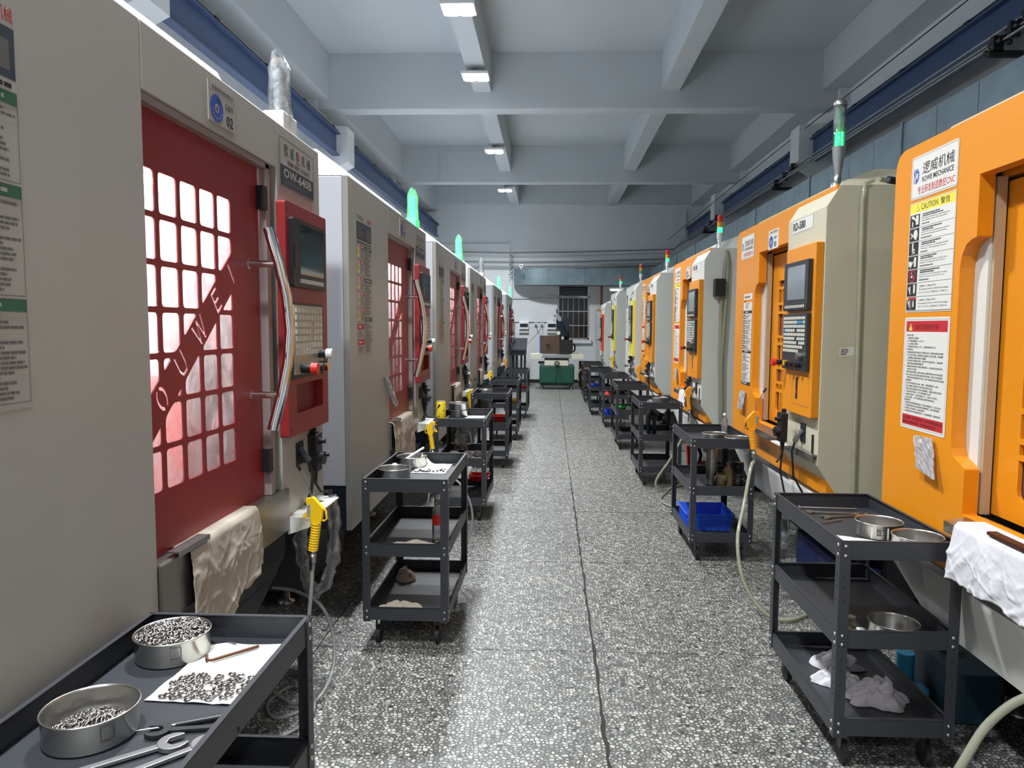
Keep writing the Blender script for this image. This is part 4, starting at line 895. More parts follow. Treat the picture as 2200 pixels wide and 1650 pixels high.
sieve(-.842, 1.262, TZ+.0005, .9, 'round steel sieve with a low pile of rings, nearest the camera at left')
sieve(-.770, 3.545, TZ+.001, 0, 'empty steel sieve at near left corner of second left cart')
sieve(-.745, 3.878, TZ+.001, .3, 'steel sieve with a brush laid across it on the second left cart')
sieve(-.77, 6.09, TZ+.001, 0, 'upper steel sieve of the two beside the yellow can', 1).location.z = TZ+.060
sieve(-.77, 6.09, TZ+.001, 0, 'lower steel sieve of the two beside the yellow can')
sieve(-.72, 8.1, TZ+.001, 0, 'steel sieve on the fourth left cart')
sieve(1.215, 2.668, TZ+.001, -.35, 'steel sieve with paper tag on the nearest right cart')
sieve(1.262, 2.48, TZ+.001, .2, 'steel sieve half hidden behind the rim of nearest right cart')
sieve(1.195, 2.478, MZ+.001, 0, 'dark empty sieve on the middle shelf of nearest right cart')
sieve(1.108, 4.87, TZ+.001, .2, 'steel sieve at the middle of second right cart')
sieve(1.215, 4.70, TZ+.001, 0, 'steel sieve at near right corner of the second right cart')
sieve(1.12, 7.35, TZ+.001, 0, 'steel sieve beside plastic film on the third right cart')
s = Sign(); s.rect(-.03, .004, .028, .047, PI['paper']); s.lines(-.012, .014, .04, .014, 3, PI['ink2'], random.Random(6)); s.b.v = [((.0804+w)*math.sin(u/.08), -(.0804+w)*math.cos(u/.08), v) for u, v, w in s.b.v]
s.b.obj('paper_tag', PM, [o for o in bpy.data.objects if o.get('label') == 'steel sieve with paper tag on the nearest right cart'][0], fix=False)
def torus_mb(R_=.0066, r_=.0019, n=12, m=6):
    b = MB(); vs = [((R_+r_*math.cos(2*math.pi*j/m))*math.cos(2*math.pi*i/n), (R_+r_*math.cos(2*math.pi*j/m))*math.sin(2*math.pi*i/n), r_*1.3*math.sin(2*math.pi*j/m)) for i in range(n) for j in range(m)]
    return b.add(vs, [(i*m+j, ((i+1) % n)*m+j, ((i+1) % n)*m+(j+1) % m, i*m+(j+1) % m) for i in range(n) for j in range(m)], 0, True)
from mathutils import Euler
def ring_heap(x, y, z, rad, hfun, n, seed, lab, R_=.0066):
    g = random.Random(seed); b = MB(); T = torus_mb(R_, R_*.29, 10, 5)
    for k in range(n):
        a = g.uniform(0, 6.283); q = rad*math.sqrt(g.random()); px, py = q*math.cos(a), q*math.sin(a); h = hfun(px, py)
        if h < .002: continue
        Mx = Euler((g.gauss(0, .55), g.gauss(0, .55), g.uniform(0, 6))).to_matrix().to_4x4(); Mx.translation = (px, py, max(.003, h*(.62+.4*g.random())))
        b.merge(T, Mx)
    o = b.obj('ring_heap', MT['ringm'], None, (x, y, z), fix=False); return tag(o, lab, 'rings', kind='stuff')
ring_heap(-.862, 1.592, TZ+.013, .073, lambda x, y: .052-2.2*(x*x+y*y), 1100, 1, 'dense heap of small shiny steel rings filling the far sieve', .0056)
ring_heap(-.842, 1.262, TZ+.013, .071, lambda x, y: .022-4.2*((x-.005)**2+(y+.012)**2), 420, 2, 'low pile of shiny steel rings in the nearest sieve')
ring_heap(-.77, 6.09, TZ+.074, .068, lambda x, y: .025, 160, 7, 'small rings in the upper sieve beside the yellow can')
# papers
def sheet(name, pts, z, lab, m='sheet', curl=.006, seed=0, n=10, lift=0):
    """four corners, slightly wavy"""
    P = [Vector(p) for p in pts]; vs = []
    for i in range(n+1):
        for j in range(n+1):
            u, v = i/n, j/n; p = P[0]*(1-u)*(1-v)+P[1]*u*(1-v)+P[2]*u*v+P[3]*(1-u)*v
            h = curl*abs(noise.noise((p.x*18+seed, p.y*18, seed)))*(1-min(1, 4*min(u, 1-u, v, 1-v)+.3)) + .0012
            if lift and u < .35 and v < .35: h += lift*(.35-u)*(.35-v)*40
            vs.append((p.x, p.y, z+h))
    f = [(i*(n+1)+j, (i+1)*(n+1)+j, (i+1)*(n+1)+j+1, i*(n+1)+j+1) for i in range(n) for j in range(n)]
    b = MB(); b.add(vs, f, 0, True); o = b.obj(name, MT[m], None, fix=False)
    md = o.modifiers.new('thick', 'SOLIDIFY'); md.thickness = .0008; md.offset = 1
    return tag(o, lab, 'paper')
sheet('paper_sheet', [(-.795, 1.640), (-.622, 1.655), (-.606, 1.372), (-.812, 1.382)], TZ, 'soft white paper with steel rings on the nearest left cart', seed=2, curl=.014)
sheet('paper_sheet', [(-.70, 3.95), (-.53, 3.94), (-.535, 3.68), (-.715, 3.69)], TZ, 'white paper with small dark parts and a raised corner on second left cart', seed=4, lift=.012)
sheet('paper_sheet', [(-.69, 6.13), (-.545, 6.13), (-.545, 5.98), (-.70, 5.97)], TZ, 'white paper with a small tool beside the yellow can', seed=6)
sheet('paper_sheet', [(1.055, 2.66), (1.20, 2.585), (1.215, 2.42), (1.02, 2.44)], TZ, 'white paper at the near corner of the nearest right cart', seed=8)
sheet('paper_sheet', [(.98, 9.50), (1.14, 9.50), (1.14, 9.2), (.98, 9.2)], TZ, 'brownish cloth lying on the fourth right cart', m='rag', seed=9)
sheet('paper_sheet', [(.92, 11.5), (1.12, 11.5), (1.12, 11.1), (.92, 11.1)], TZ, 'white paper on the fifth right cart', seed=10)
TM = torus_mb(.0068, .0021).mesh('steel_ring', MT['ringm']); g = random.Random(21); n = 0; pos = []
while n < 64:
    x, y = g.uniform(-.785, -.628), g.uniform(1.385, 1.492)
    if y > 1.50-.25*max(0, x+.70) or any((x-a)**2+(y-b_)**2 < .0105**2 for a, b_ in pos): 
        if g.random() < .9: continue
    pos.append((x, y)); n += 1
    o = link('steel_ring', TM, None, (x, y, TZ+.0055+(.003 if g.random() < .3 else 0)), (g.gauss(0, .12), g.gauss(0, .12), g.uniform(0, 6)))
    tag(o, 'small steel ring lying on the white paper of the nearest left cart', 'ring', 'steel rings on the paper')
TM2 = torus_mb(.0045, .0015, 8, 4).mesh('small_part', MT['base'])
for k in range(46):
    x, y = g.uniform(-.71, -.545), 3.71+abs(g.gauss(0, .045)); x = min(x, -.55)
    o = link('small_part', TM2, None, (x, y, TZ+.004), (g.gauss(0, .3), g.gauss(0, .3), 0)); tag(o, 'tiny dark machined part on the white paper of the second left cart', 'part', 'tiny dark parts on paper')
for k in range(9):
    o = link('small_part', TM, None, (1.03+k*.018+g.uniform(-.005, .005), 2.46+.016*g.random(), TZ+.005), (0, 0, 0)); tag(o, 'small ring at the near edge of paper on the nearest right cart', 'ring', 'rings on the right cart paper')
# spanners
def spanner(L_, w, mt, loc, rz, lab, th=.008, ring=False):
    j = w*1.15; hk = w*.30
    def jaw(x0, s):
        pts = []
        for a in range(40, 321, 20): pts.append((x0+s*-j*math.cos(R(a)), j*math.sin(R(a))))
        pts += [(x0+s*-j*.80, -j*.50), (x0+s*.15*j, -j*.44), (x0+s*.42*j, 0), (x0+s*.15*j, j*.44), (x0+s*-j*.80, j*.50)]
        return pts
    b = MB(); b.prism(jaw(0, 1), 'z', 0, th); b.prism([(j*.75, -hk), (L_-j*.75, -hk*.9), (L_-j*.75, hk*.9), (j*.75, hk)], 'z', th*.15, th*.85); b.prism([(p[0], p[1]) for p in jaw(L_, -1)], 'z', 0, th)
    return tag(b.obj('open_spanner', MT[mt], None, loc, (0, 0, rz), bevel=.0012), lab, 'spanner')
spanner(.24, .024, 'toolst', (-.672, 1.232, TZ+.002), R(180+38), 'polished steel open spanner at the bottom edge of photo', .009)
spanner(.23, .023, 'toolst', (-.612, 1.232, TZ+.002), R(180+46), 'second polished spanner half behind the rim of nearest left cart', .009)
spanner(.13, .021, 'base', (-.722, 1.270, TZ+.001), R(10), 'black open spanner with a wide jaw on nearest left cart', .009)
b = MB(); b.tube([(-.765, 1.268, TZ+.005), (-.70, 1.292, TZ+.005)], [.0015, .003], 8, 0); b.tube([(-.70, 1.292, TZ+.005), (-.605, 1.33, TZ+.007)], .006, 8, 1); tag(b.obj('scriber', [MT['satin'], MT['black']]), 'thin pointed scriber with black grip beside the black spanner', 'tool')
tag(MB().tube([(-.677, 1.628, TZ+.0075), (-.752, 1.553, TZ+.0075), (-.764, 1.551, TZ+.0075), (-.775, 1.574, TZ+.008)], .0035, 6).obj('hex_key', MT['rust']), 'bent rusty hex key lying on the white paper', 'hex key')
tag(MB().cyl((-.755, 1.645, TZ+.006), (-.735, 1.638, TZ+.006), .003, n=6).obj('drill_bit', MT['satin']), 'tiny bit lying beside the far sieve', 'drill bit')
spanner(.19, .016, 'rtool', (1.075, 2.985, TZ+.001), R(-8), 'worn brown open spanner at the far end of nearest right cart')
spanner(.20, .017, 'rtool', (1.110, 2.90, TZ+.001), R(14), 'worn open spanner lying askew over a pin on nearest right cart')
tag(MB().tube([(1.055, 3.05, TZ+.008), (1.285, 3.03, TZ+.008)], .004, 8).cyl((1.05, 3.05, TZ+.008), (1.056, 3.05, TZ+.008), .009, n=10).obj('steel_rod', MT['satin']), 'straight thin steel rod at the far wall of nearest right cart', 'rod')
tag(MB().tube([(1.065, 2.815, TZ+.005), (1.16, 2.865, TZ+.005)], .003, 6).obj('punch_pin', MT['satin']), 'thin pin on the nearest right cart below the spanners', 'pin')
tag(MB().prism(rpoly([(1.13, 2.475), (1.165, 2.475), (1.165, 2.482), (1.13, 2.482)], .002), 'z', TZ+.004, TZ+.006).obj('cutter_blade', MT['satin']), 'small thin metal strip on the paper of nearest right cart', 'strip')
o = tag(MB().cyl((1.055, 2.50, MZ+.002), (1.055, 2.50, MZ+.022), .021).cyl((1.055, 2.50, MZ+.022), (1.055, 2.50, MZ+.05), .012).cyl((1.055, 2.50, MZ+.05), (1.055, 2.50, MZ+.058), .018).obj('brass_fitting', MT['rtool']), 'small turned metal fitting on the middle shelf of nearest right cart', 'fitting')
sheet('paper_sheet', [(1.03, 2.56), (1.13, 2.55), (1.13, 2.45), (1.02, 2.46)], MZ, 'small paper under a metal fitting on middle shelf', seed=12)
o.location.z = .004
# brush and cork on second left cart
b = MB(); b.cyl((-.775, 3.83, .785), (-.69, 3.93, .835), .007, n=8, mat=0); tag(b.obj('brush', MT['white']), 'white handled brush standing in a sieve on second left cart', 'brush')
tag(MB().sphere((-.80, 3.70, TZ+.031), .02, 6).cyl((-.80, 3.70, TZ+.001), (-.80, 3.70, TZ+.02), .008).obj('wood_knob', MT['rag']), 'light wooden knob between the two sieves of second left cart', 'knob')
# rags
def rag(c, rx, ry, h, seed, m, lab, amp=.5, fr=14, name='crumpled_rag', nn=40, cat=None):
    b = MB(); vs = []; n1, n2 = nn, nn*2+20
    for i in range(n1+1):
        r = i/n1
        for k in range(n2):
            a = 2*math.pi*k/n2; e = 1+.34*noise.noise((math.cos(a)*1.2+seed, math.sin(a)*1.2, 1))+.10*noise.noise((math.cos(a)*3+seed, math.sin(a)*3, 4))
            x, y = r*e*math.cos(a), r*e*math.sin(a); q = Vector((x*1.3+seed*3.1, y*1.3, seed)); w_ = Vector((noise.noise(q*1.2), noise.noise(q*1.2+Vector((5, 0, 0))), 0))*1.3
            dome = math.sqrt(max(0, 1-r*r)); lump = .62+.55*noise.noise(q*1.5+w_*.4)
            rdg = sum(am*max(0, 1-abs(noise.noise((q*fq+w_*.6)+Vector((sd, 0, 0))))/.2) for am, fq, sd in ((.20, 1.2, 1), (.11, 2.4, 4), (.05, 4.2, 8)))
            z = h*(dome*lump+rdg*min(1, (1-r)*5)*(.35+.65*dome))
            sh = .10*noise.noise((x*3+seed, y*3, z*20))
            vs.append((c[0]+rx*(x+sh), c[1]+ry*(y-sh), c[2]+max(.0012, z+.002)))
    f_ = [(i*n2+k, (i+1)*n2+k, (i+1)*n2+(k+1) % n2, i*n2+(k+1) % n2) for i in range(n1) for k in range(n2)]
    b.add(vs, f_, 0, True); o = b.obj(name, MT[m], None, fix=False); return tag(o, lab, cat or ('film' if name != 'crumpled_rag' else 'rag'))
rag((-.765, 3.80, BZ), .055, .045, .07, 1, 'rag', 'small crumpled beige rag at the back of second left cart bottom tray')
rag((-.72, 3.385, BZ), .11, .075, .040, 2, 'rag', 'flattened beige rag at near edge of second left cart bottom tray')
rag((-.66, 3.42, MZ), .12, .05, .022, 3, 'rag', 'flat beige rag on the middle tray of second left cart')
rag((1.17, 2.89, BZ), .10, .07, .075, 5, 'wrag', 'white crumpled cloth, farther of two on nearest right cart bottom')
rag((1.21, 2.63, BZ), .105, .085, .085, 6, 'grag', 'mauve grey crumpled cloth on the bottom tray of nearest right cart')
rag((1.12, 2.76, BZ), .09, .06, .05, 9, 'wrag', 'thin white glove-like cloth between the crumpled rags')
rag((-.60, 5.83, BZ), .10, .11, .075, 11, 'base', 'black plastic sack on the bottom of third left cart')
rag((1.06, 7.42, TZ), .07, .05, .04, 12, 'wrap', 'crumpled clear plastic film on the third right cart', name='plastic_film')
rag((.90, 11.25, MZ), .05, .06, .09, 13, 'redp', 'red and white bag on the middle shelf of fifth right cart', name='plastic_bag')
rag((1.03, 9.32, MZ), .05, .05, .06, 14, 'wrag', 'grey white rag on the middle shelf of fourth right cart')
def drape(name, X0, ya, yb, path, botf, seed, m, lab, s=1, wav=.006, nx=40, nz=34, cat='rag'):
    """cloth over a rail: path = [(dx, z)] over the edge, then straight down to botf(y)"""
    vs = []
    for i in range(nx+1):
        t = i/nx; y = ya+(yb-ya)*t; zb = botf(t); pts = path+[(path[-1][0]+.004, zb)]
        seg = [0]
        for a in range(1, len(pts)): seg.append(seg[-1]+math.hypot(pts[a][0]-pts[a-1][0], pts[a][1]-pts[a-1][1]))
        for j in range(nz+1):
            d = seg[-1]*j/nz; k = 1
            while k < len(pts)-1 and seg[k] < d: k += 1
            q = (d-seg[k-1])/max(1e-6, seg[k]-seg[k-1]); dx = pts[k-1][0]+(pts[k][0]-pts[k-1][0])*q; z = pts[k-1][1]+(pts[k][1]-pts[k-1][1])*q
            fall = max(0, min(1, (path[-1][1]-z)/.08)); n1 = noise.noise((y*11+seed, z*2.5-y*4, seed)); n3 = noise.noise((y*5, z*5, seed))
            rg_ = 0
            for (ky, kz, am, wd_, sd) in ((9, 6, 1.0, .10, 1), (-14, 17, .7, .09, 2), (22, 9, .5, .09, 3), (30, -28, .35, .10, 4)):
                q_ = noise.noise((y*ky+z*kz*.9+sd*7, y*ky*.25-z*kz*.6, seed+sd)); rg_ += am*max(0, 1-abs(q_)/wd_)
            off = wav*(.25+fall)*(1.2*n1+1.0*n3+.55*rg_+1.1)+.003
            yy = y+.012*fall*noise.noise((y*6, z*10, seed+3))+.010*noise.noise((t*4, z*14, seed))*(t < .08 or t > .92)
            vs.append((X0+s*(dx+max(0, off)), yy, z+(.003 if k < len(path) else 0)))
    f = [(i*(nz+1)+j, (i+1)*(nz+1)+j, (i+1)*(nz+1)+j+1, i*(nz+1)+j+1) for i in range(nx) for j in range(nz)]
    b = MB(); b.add(vs, f, 0, True); o = b.obj(name, MT[m], None, fix=False); md = o.modifiers.new('t', 'SOLIDIFY'); md.thickness = .0012; md.offset = 1 if s > 0 else -1
    return tag(o, lab, cat)
P1 = [(-.035, .889), (.006, .889), (.016, .876)]
drape('draped_rag', -1.0, 1.915, 2.385, P1, lambda t: (.55+.06*t/.5 if t < .5 else .61+.05*(t-.5)/.2 if t < .7 else .66 if t < .93 else .70)+.01*math.sin(t*23), 3, 'rag', 'beige chamois rag draped over the door sill of the nearest left machine', wav=.0055, nx=90, nz=60)
drape('draped_rag', -1.0, 4.50, 5.15, P1, lambda t: .60+.012*math.sin(t*17), 5, 'rag', 'pale beige rag draped over the sill of the second left machine', wav=.006)
drape('draped_rag', -1.0, 7.35, 8.0, P1, lambda t: .66+.012*math.sin(t*11), 7, 'rag', 'folded beige rag on the sill of the third left machine', nx=20, nz=16)
drape('draped_rag', -1.0, 10.1, 10.6, P1, lambda t: .68, 8, 'rag', 'beige rag on the sill of the fourth left machine', nx=16, nz=12)
P2 = [(-.01, .880), (.075, .880), (.088, .865)]
drape('draped_rag', 1.4, 2.345, 1.36, P2, lambda t: (.70 if t < .09 else .705-.02*t)+.008*math.sin(t*31), 12, 'wrag', 'large white cloth draped over the sill of the nearest orange machine', s=-1, wav=.0085, nx=190, nz=60)
tag(MB().box(1.312, 1.95, .889, 1.34, 2.18, .899).obj('wiper_strip', MT['rust']), 'brown strip lying on the white cloth of the nearest orange machine', 'strip')
tag(drape('draped_rag', 1.4, 7.35, 7.0, P2, lambda t: .74+.01*math.sin(t*13), 15, 'wrag', 'white rag over the sill of the third right machine', s=-1, nx=16, nz=14), None)
# bags stuck to the panels
def panel_bag(X, s, pts, seed, lab, m='wrap'):
    n = 10; P = [Vector((p[0], p[1], 0)) for p in pts]; vs = []
    for i in range(n+1):
        for j in range(n+1):
            u, v = i/n, j/n; p = P[0]*(1-u)*(1-v)+P[1]*u*(1-v)+P[2]*u*v+P[3]*(1-u)*v
            h = .004+.020*v+.014*abs(noise.noise((p.x*30+seed, p.y*22, seed)))
            vs.append((X+s*h, p.x, p.y))
    b = MB(); b.add(vs, [(i*(n+1)+j, (i+1)*(n+1)+j, (i+1)*(n+1)+j+1, i*(n+1)+j+1) for i in range(n) for j in range(n)], 0, False)
    o = b.obj('plastic_bag', MT[m], None, fix=False); md = o.modifiers.new('t', 'SOLIDIFY'); md.thickness = .003; return tag(o, lab, 'plastic bag')
MT['bagw'] = clear_mat('milky_bag', (.93,.90,.92), .62, .15, scale=30, bump=.8)
panel_bag(1.398, -1, [(2.795, 1.10), (2.655, 1.105), (2.60, .965), (2.73, .985)], 1, 'crumpled clear bag taped below the stickers of the nearest orange machine', 'bagw')
panel_bag(1.398, -1, [(5.34, 1.05), (5.19, 1.05), (5.19, .92), (5.33, .92)], 2, 'small clear bag taped on the RD-580 machine panel', 'bagw')
panel_bag(1.398, -1, [(8.12, 1.06), (8.0, 1.06), (7.9, .93), (8.02, .93)], 4, 'small clear bag taped on third orange machine panel', 'bagw')
panel_bag(-.999, 1, [(4.30, 1.20), (4.42, 1.19), (4.62, 1.0), (4.50, .99)], 3, 'twisted clear bag hanging on the front panel of the second left machine', 'bagw')
# long wrapped cable hanging under the pendant of first machine
def bag_tube(pts, r, seed, lab, n=14):
    P = []; g = random.Random(seed)
    for i in range(len(pts)-1):
        for k in range(5): P.append(Vector(pts[i]).lerp(Vector(pts[i+1]), k/5))
    P.append(Vector(pts[-1])); b = MB(); rs = [r*(1+.25*g.uniform(-1, 1)) for _ in P]; b.tube(P, rs, n, 0); b.v = [tuple(Vector(v)+Vector((g.uniform(-1, 1), g.uniform(-1, 1), 0))*r*.16) for v in b.v]
    return tag(b.obj('wrapped_cable', MT['wrap'], None), lab, 'wrapped cable')
w = bag_tube([(-.938, 3.04, .775), (-.915, 3.02, .65), (-.918, 3.0, .50), (-.945, 2.98, .40), (-.995, 2.96, .37), (-1.025, 2.95, .46), (-1.04, 2.95, .60), (-1.02, 2.95, .70)], .026, 5, 'looped black cable in clear plastic wrap hanging beside the yellow air gun')
MB().tube([(-.938, 3.04, .80), (-.915, 3.02, .65), (-.918, 3.0, .50), (-.95, 2.98, .39), (-.995, 2.96, .37), (-1.025, 2.95, .46), (-1.04, 2.95, .60)], .009, 8).obj('cable', MT['rubber'], w)
# handwheel pendants
def pendant_proto():
    p = empty('handwheel_pendant')
    b = MB(); b.prism(rpoly([(-.035, 0), (.035, 0), (.04, .16), (-.04, .16)], .008, 2), 'x', 0, .035); b.box(0, -.012, .16, .02, -.006, .18); b.box(0, .006, .16, .02, .012, .18); b.obj('casing', MT['black'], p, bevel=.002)
    MB().cyl((.035, .005, .125), (.06, .005, .125), .010).cyl((.035, .005, .125), (.042, .005, .125), .016).obj('selector', MT['black'], p)
    MB().cyl((.035, 0, .055), (.058, 0, .055), .027, n=20).cyl((.058, .012, .065), (.072, .012, .065), .007).obj('dial', MT['black'], p)
    pts = [(.012, 0, 0)]; b = MB()
    b.tube([(.014, 0, 0), (.014, 0, -.05)], [.012, .008], 10)
    for k in range(7): b.cyl((.014, 0, -.004-k*.007), (.014, 0, -.0075-k*.007), .0125-.0005*k, n=10)
    b.obj('strain_relief', MT['rubber'], p)
    return p
PP = pendant_proto(); pf = [True]
def pendant(loc, rz, lab, cable):
    o = PP if pf[0] else copy_tree(PP); pf[0] = False; o.location = loc; o.rotation_euler = (0, 0, rz); tag(o, lab, 'pendant', 'handwheel pendants')
    if cable:
        Mi = (Matrix.Translation(Vector(loc)) @ Matrix.Rotation(rz, 4, 'Z')).inverted()
        MB().tube([tuple(Mi @ Vector(q)) for q in cable], .0055, 6).obj('cable', MT['rubber'], o)
pendant((-.9985, 2.985, .893), 0, 'black handwheel pendant beside the plug of the nearest left machine', [(-.985, 2.985, .845), (-.965, 3.0, .80), (-.94, 3.04, .79)])
pendant((-.9985, 5.66, .88), 0, 'black handwheel pendant on the second left machine', [(-.985, 5.66, .83), (-.98, 5.66, .6), (-1.05, 5.7, .4)])
pendant((-.9985, 8.40, .88), 0, 'black handwheel pendant on the third left machine', [(-.985, 8.4, .83), (-.96, 8.4, .6), (-1.05, 8.4, .4)])
pendant((-.9985, 11.1, .88), 0, 'black handwheel pendant on the fourth left machine', None)
pendant((-.9985, 14.85, .88), 0, 'black handwheel pendant on the fifth left machine', None)
pendant((1.288, 3.98, .885), R(180), 'black handwheel pendant below the control box of the RD-580 machine', [(1.275, 3.98, .84), (1.27, 3.99, .72), (1.30, 4.0, .60), (1.42, 4.05, .45)])
pendant((1.345, 6.95, .86), R(180), 'black handwheel pendant on the third right machine', [(1.33, 6.95, .81), (1.33, 6.95, .6), (1.42, 6.95, .45)])
pendant((1.345, 9.85, .86), R(180), 'black handwheel pendant on the fourth orange machine', [(1.33, 9.85, .81), (1.34, 9.85, .5)])
pendant((1.325, 11.8, .90), R(180), 'black handwheel pendant on the nearer yellow-doored machine', [(1.31, 11.8, .85), (1.32, 11.8, .5)])
# air guns
def gun(loc, sx, mt, lab, hose, hm='ghose', r=.008, sc_=1.0):
    o = empty('air_gun', loc); tag(o, lab, 'air gun'); sc_ *= 1.15; F = lambda x, z, y=0: (x*sx*sc_, y, z*sc_)
    q = [(-.024, .084), (.001, .090), (.034, .053), (.030, .02), (.023, 0), (-.006, 0), (-.012, .025), (-.019, .05)]
    MB().prism([(x*sx*sc_, z*sc_) for x, z in rpoly(q, .004, 2)], 'y', -.011, .011).obj('gun_head', MT[mt], o, bevel=.002)
    MB().prism([(x*sx*sc_, z*sc_) for x, z in [(-.018, .05), (-.012, .022), (-.038, .020), (-.026, .036)]], 'y', -.006, .006).obj('trigger', MT[mt], o)
    MB().tube([F(.028, .052), F(.040, .045), F(.044, .017), (F(.036, .010)), F(.024, .013)], .004, 6).obj('guard', MT[mt], o)
    P_ = []; rs = []
    for k in range(41): t = k/40; P_.append(F(.009-.013*t, -.088*t)); rs.append((.0165 if k % 4 < 2 else .0145)*sc_)
    MB().tube(P_, rs, 12).obj('ribbed_grip', MT[mt], o)
    MB().tube([F(-.004, -.088), F(-.004, -.10), F(-.004, -.101), F(-.006, -.13), F(-.006, -.131), F(-.007, -.155)], [.008, .008, .013, .013, .009, .009], 10).obj('coupling', MT['satin'], o)
    b = MB(); b.tube([F(-.006, .085), F(-.014, .12), F(-.028, .155), F(-.044, .182)], .003, 6, 0); b.cyl(F(-.040, .176), F(-.052, .196), .006, .007, 8, 1); b.obj('nozzle', [MT['satin'], MT['black']], o)
    s = Sign(); s.rect(-.018, .028, -.006, .066, PI['sgrey']); s.lines(-.016, -.008, .062, .032, 5, PI['ink2'], random.Random(2))
    s.b.v = [(u*sx*sc_, -.0112-w, v*sc_) for u, v, w in s.b.v]; s.b.obj('gun_label', PM, o, fix=False)
    if hose:
        H = [Vector(F(-.007, -.15))]+[Vector(h)-Vector(loc) for h in hose]
        MB().tube(smooth(H), r, 8).obj('air_hose', MT[hm], o)
    return o
def smooth(P, n=6):
    P = [Vector(p) for p in P]; out = []
    for i in range(len(P)-1):
        p0, p1, p2, p3 = P[max(0, i-1)], P[i], P[i+1], P[min(len(P)-1, i+2)]
        for k in range(n):
            t = k/n; out.append(.5*((2*p1)+(p2-p0)*t+(2*p0-5*p1+4*p2-p3)*t*t+(3*p1-p0-3*p2+p3)*t**3))
    out.append(P[-1]); return out
gun((-.885, 2.66, .756), 1, 'gun', 'yellow air blow gun hanging by the shelf of the nearest left machine', [(-.90, 2.665, .50), (-.92, 2.67, .30), (-.93, 2.68, .10), (-.99, 2.72, .014), (-1.1, 2.8, .014)])
gun((-.868, 5.30, .70), -1, 'gun', 'yellow air gun leaning behind the second left cart', [(-.88, 5.30, .45), (-.90, 5.32, .2), (-.95, 5.4, .02)])
gun((-.885, 8.05, .70), -1, 'gun', 'yellow air gun by the third left machine', [(-.89, 8.05, .5), (-.95, 8.1, .2)])
gun((-.885, 10.75, .75), -1, 'gun', 'yellow air gun by the fourth left machine', [(-.89, 10.75, .5)])
gun((-.88, 14.5, .78), -1, 'ogun', 'orange yellow air gun by the fifth left machine', None)
gun((1.150, 4.10, .93), -1, 'ogun', 'orange air gun hanging on the ledge of the RD-580 machine', [(1.13, 4.06, .72), (1.07, 3.95, .55), (1.00, 3.80, .38), (1.02, 3.72, .18), (1.12, 3.66, .04), (1.25, 3.66, .013), (1.42, 3.8, .013)], 'hose', .010, 1.05)
gun((1.285, 6.70, .86), -1, 'ogun', 'orange air gun beside the third right cart', [(1.28, 6.69, .6), (1.12, 6.62, .32), (.98, 6.6, .1), (1.05, 6.65, .012), (1.3, 6.9, .012)], 'hose', .010, 1.05)
gun((1.20, 9.75, .90), -1, 'ogun', 'orange air gun by the fourth orange machine', [(1.22, 9.76, .55), (1.2, 9.78, .2), (1.05, 9.8, .02)], 'hose', .009, 1.05)
gun((1.235, 14.2, .84), -1, 'gun', 'bright yellow air gun by the far yellow-doored machine', [(1.25, 14.2, .5), (1.28, 14.2, .02)], 'hose', .009, 1.2)
# loose hoses
def hose(pts, r, m, lab): return tag(MB().tube(smooth(pts), r, 8).obj('hose', MT[m]), lab, 'hose')
hose([(-1.20, 3.05, .36), (-1.08, 3.0, .365), (-.96, 2.96, .32), (-.90, 2.93, .20), (-.885, 2.86, .08), (-.92, 2.74, .014), (-1.02, 2.62, .012), (-1.10, 2.72, .012), (-1.06, 2.86, .012), (-.95, 2.80, .024), (-.90, 2.62, .012), (-.99, 2.46, .012)], .007, 'ghose', 'clear hose curling out from under the nearest left machine onto floor')
hose([(1.60, 1.55, .75), (1.42, 1.80, .60), (1.329, 1.96, .505), (1.243, 2.0, .405), (1.172, 2.0, .281), (1.13, 2.03, .14), (1.14, 2.12, .03), (1.25, 2.28, .013), (1.42, 2.4, .013)], .0125, 'hose', 'thick yellowish clear hose curving down at the bottom right corner')
hose([(-.60, 4.25, .62), (-.52, 4.24, .56), (-.455, 4.22, .42), (-.47, 4.2, .25), (-.6, 4.2, .014), (-.8, 4.4, .012)], .007, 'ghose', 'pale hose looping behind the second left cart')
hose([(-1.0, 6.45, .60), (-.80, 6.40, .70), (-.70, 6.36, .55), (-.66, 6.33, .30), (-.55, 6.5, .014), (-.4, 6.6, .012)], .007, 'ghose', 'pale hose behind the third left cart')
hose([(1.25, 7.0, .013), (1.05, 6.5, .013), (.97, 6.2, .013), (1.1, 5.9, .013), (1.45, 5.8, .013)], .009, 'hose', 'clear hose lying on the floor between the second and third right carts')
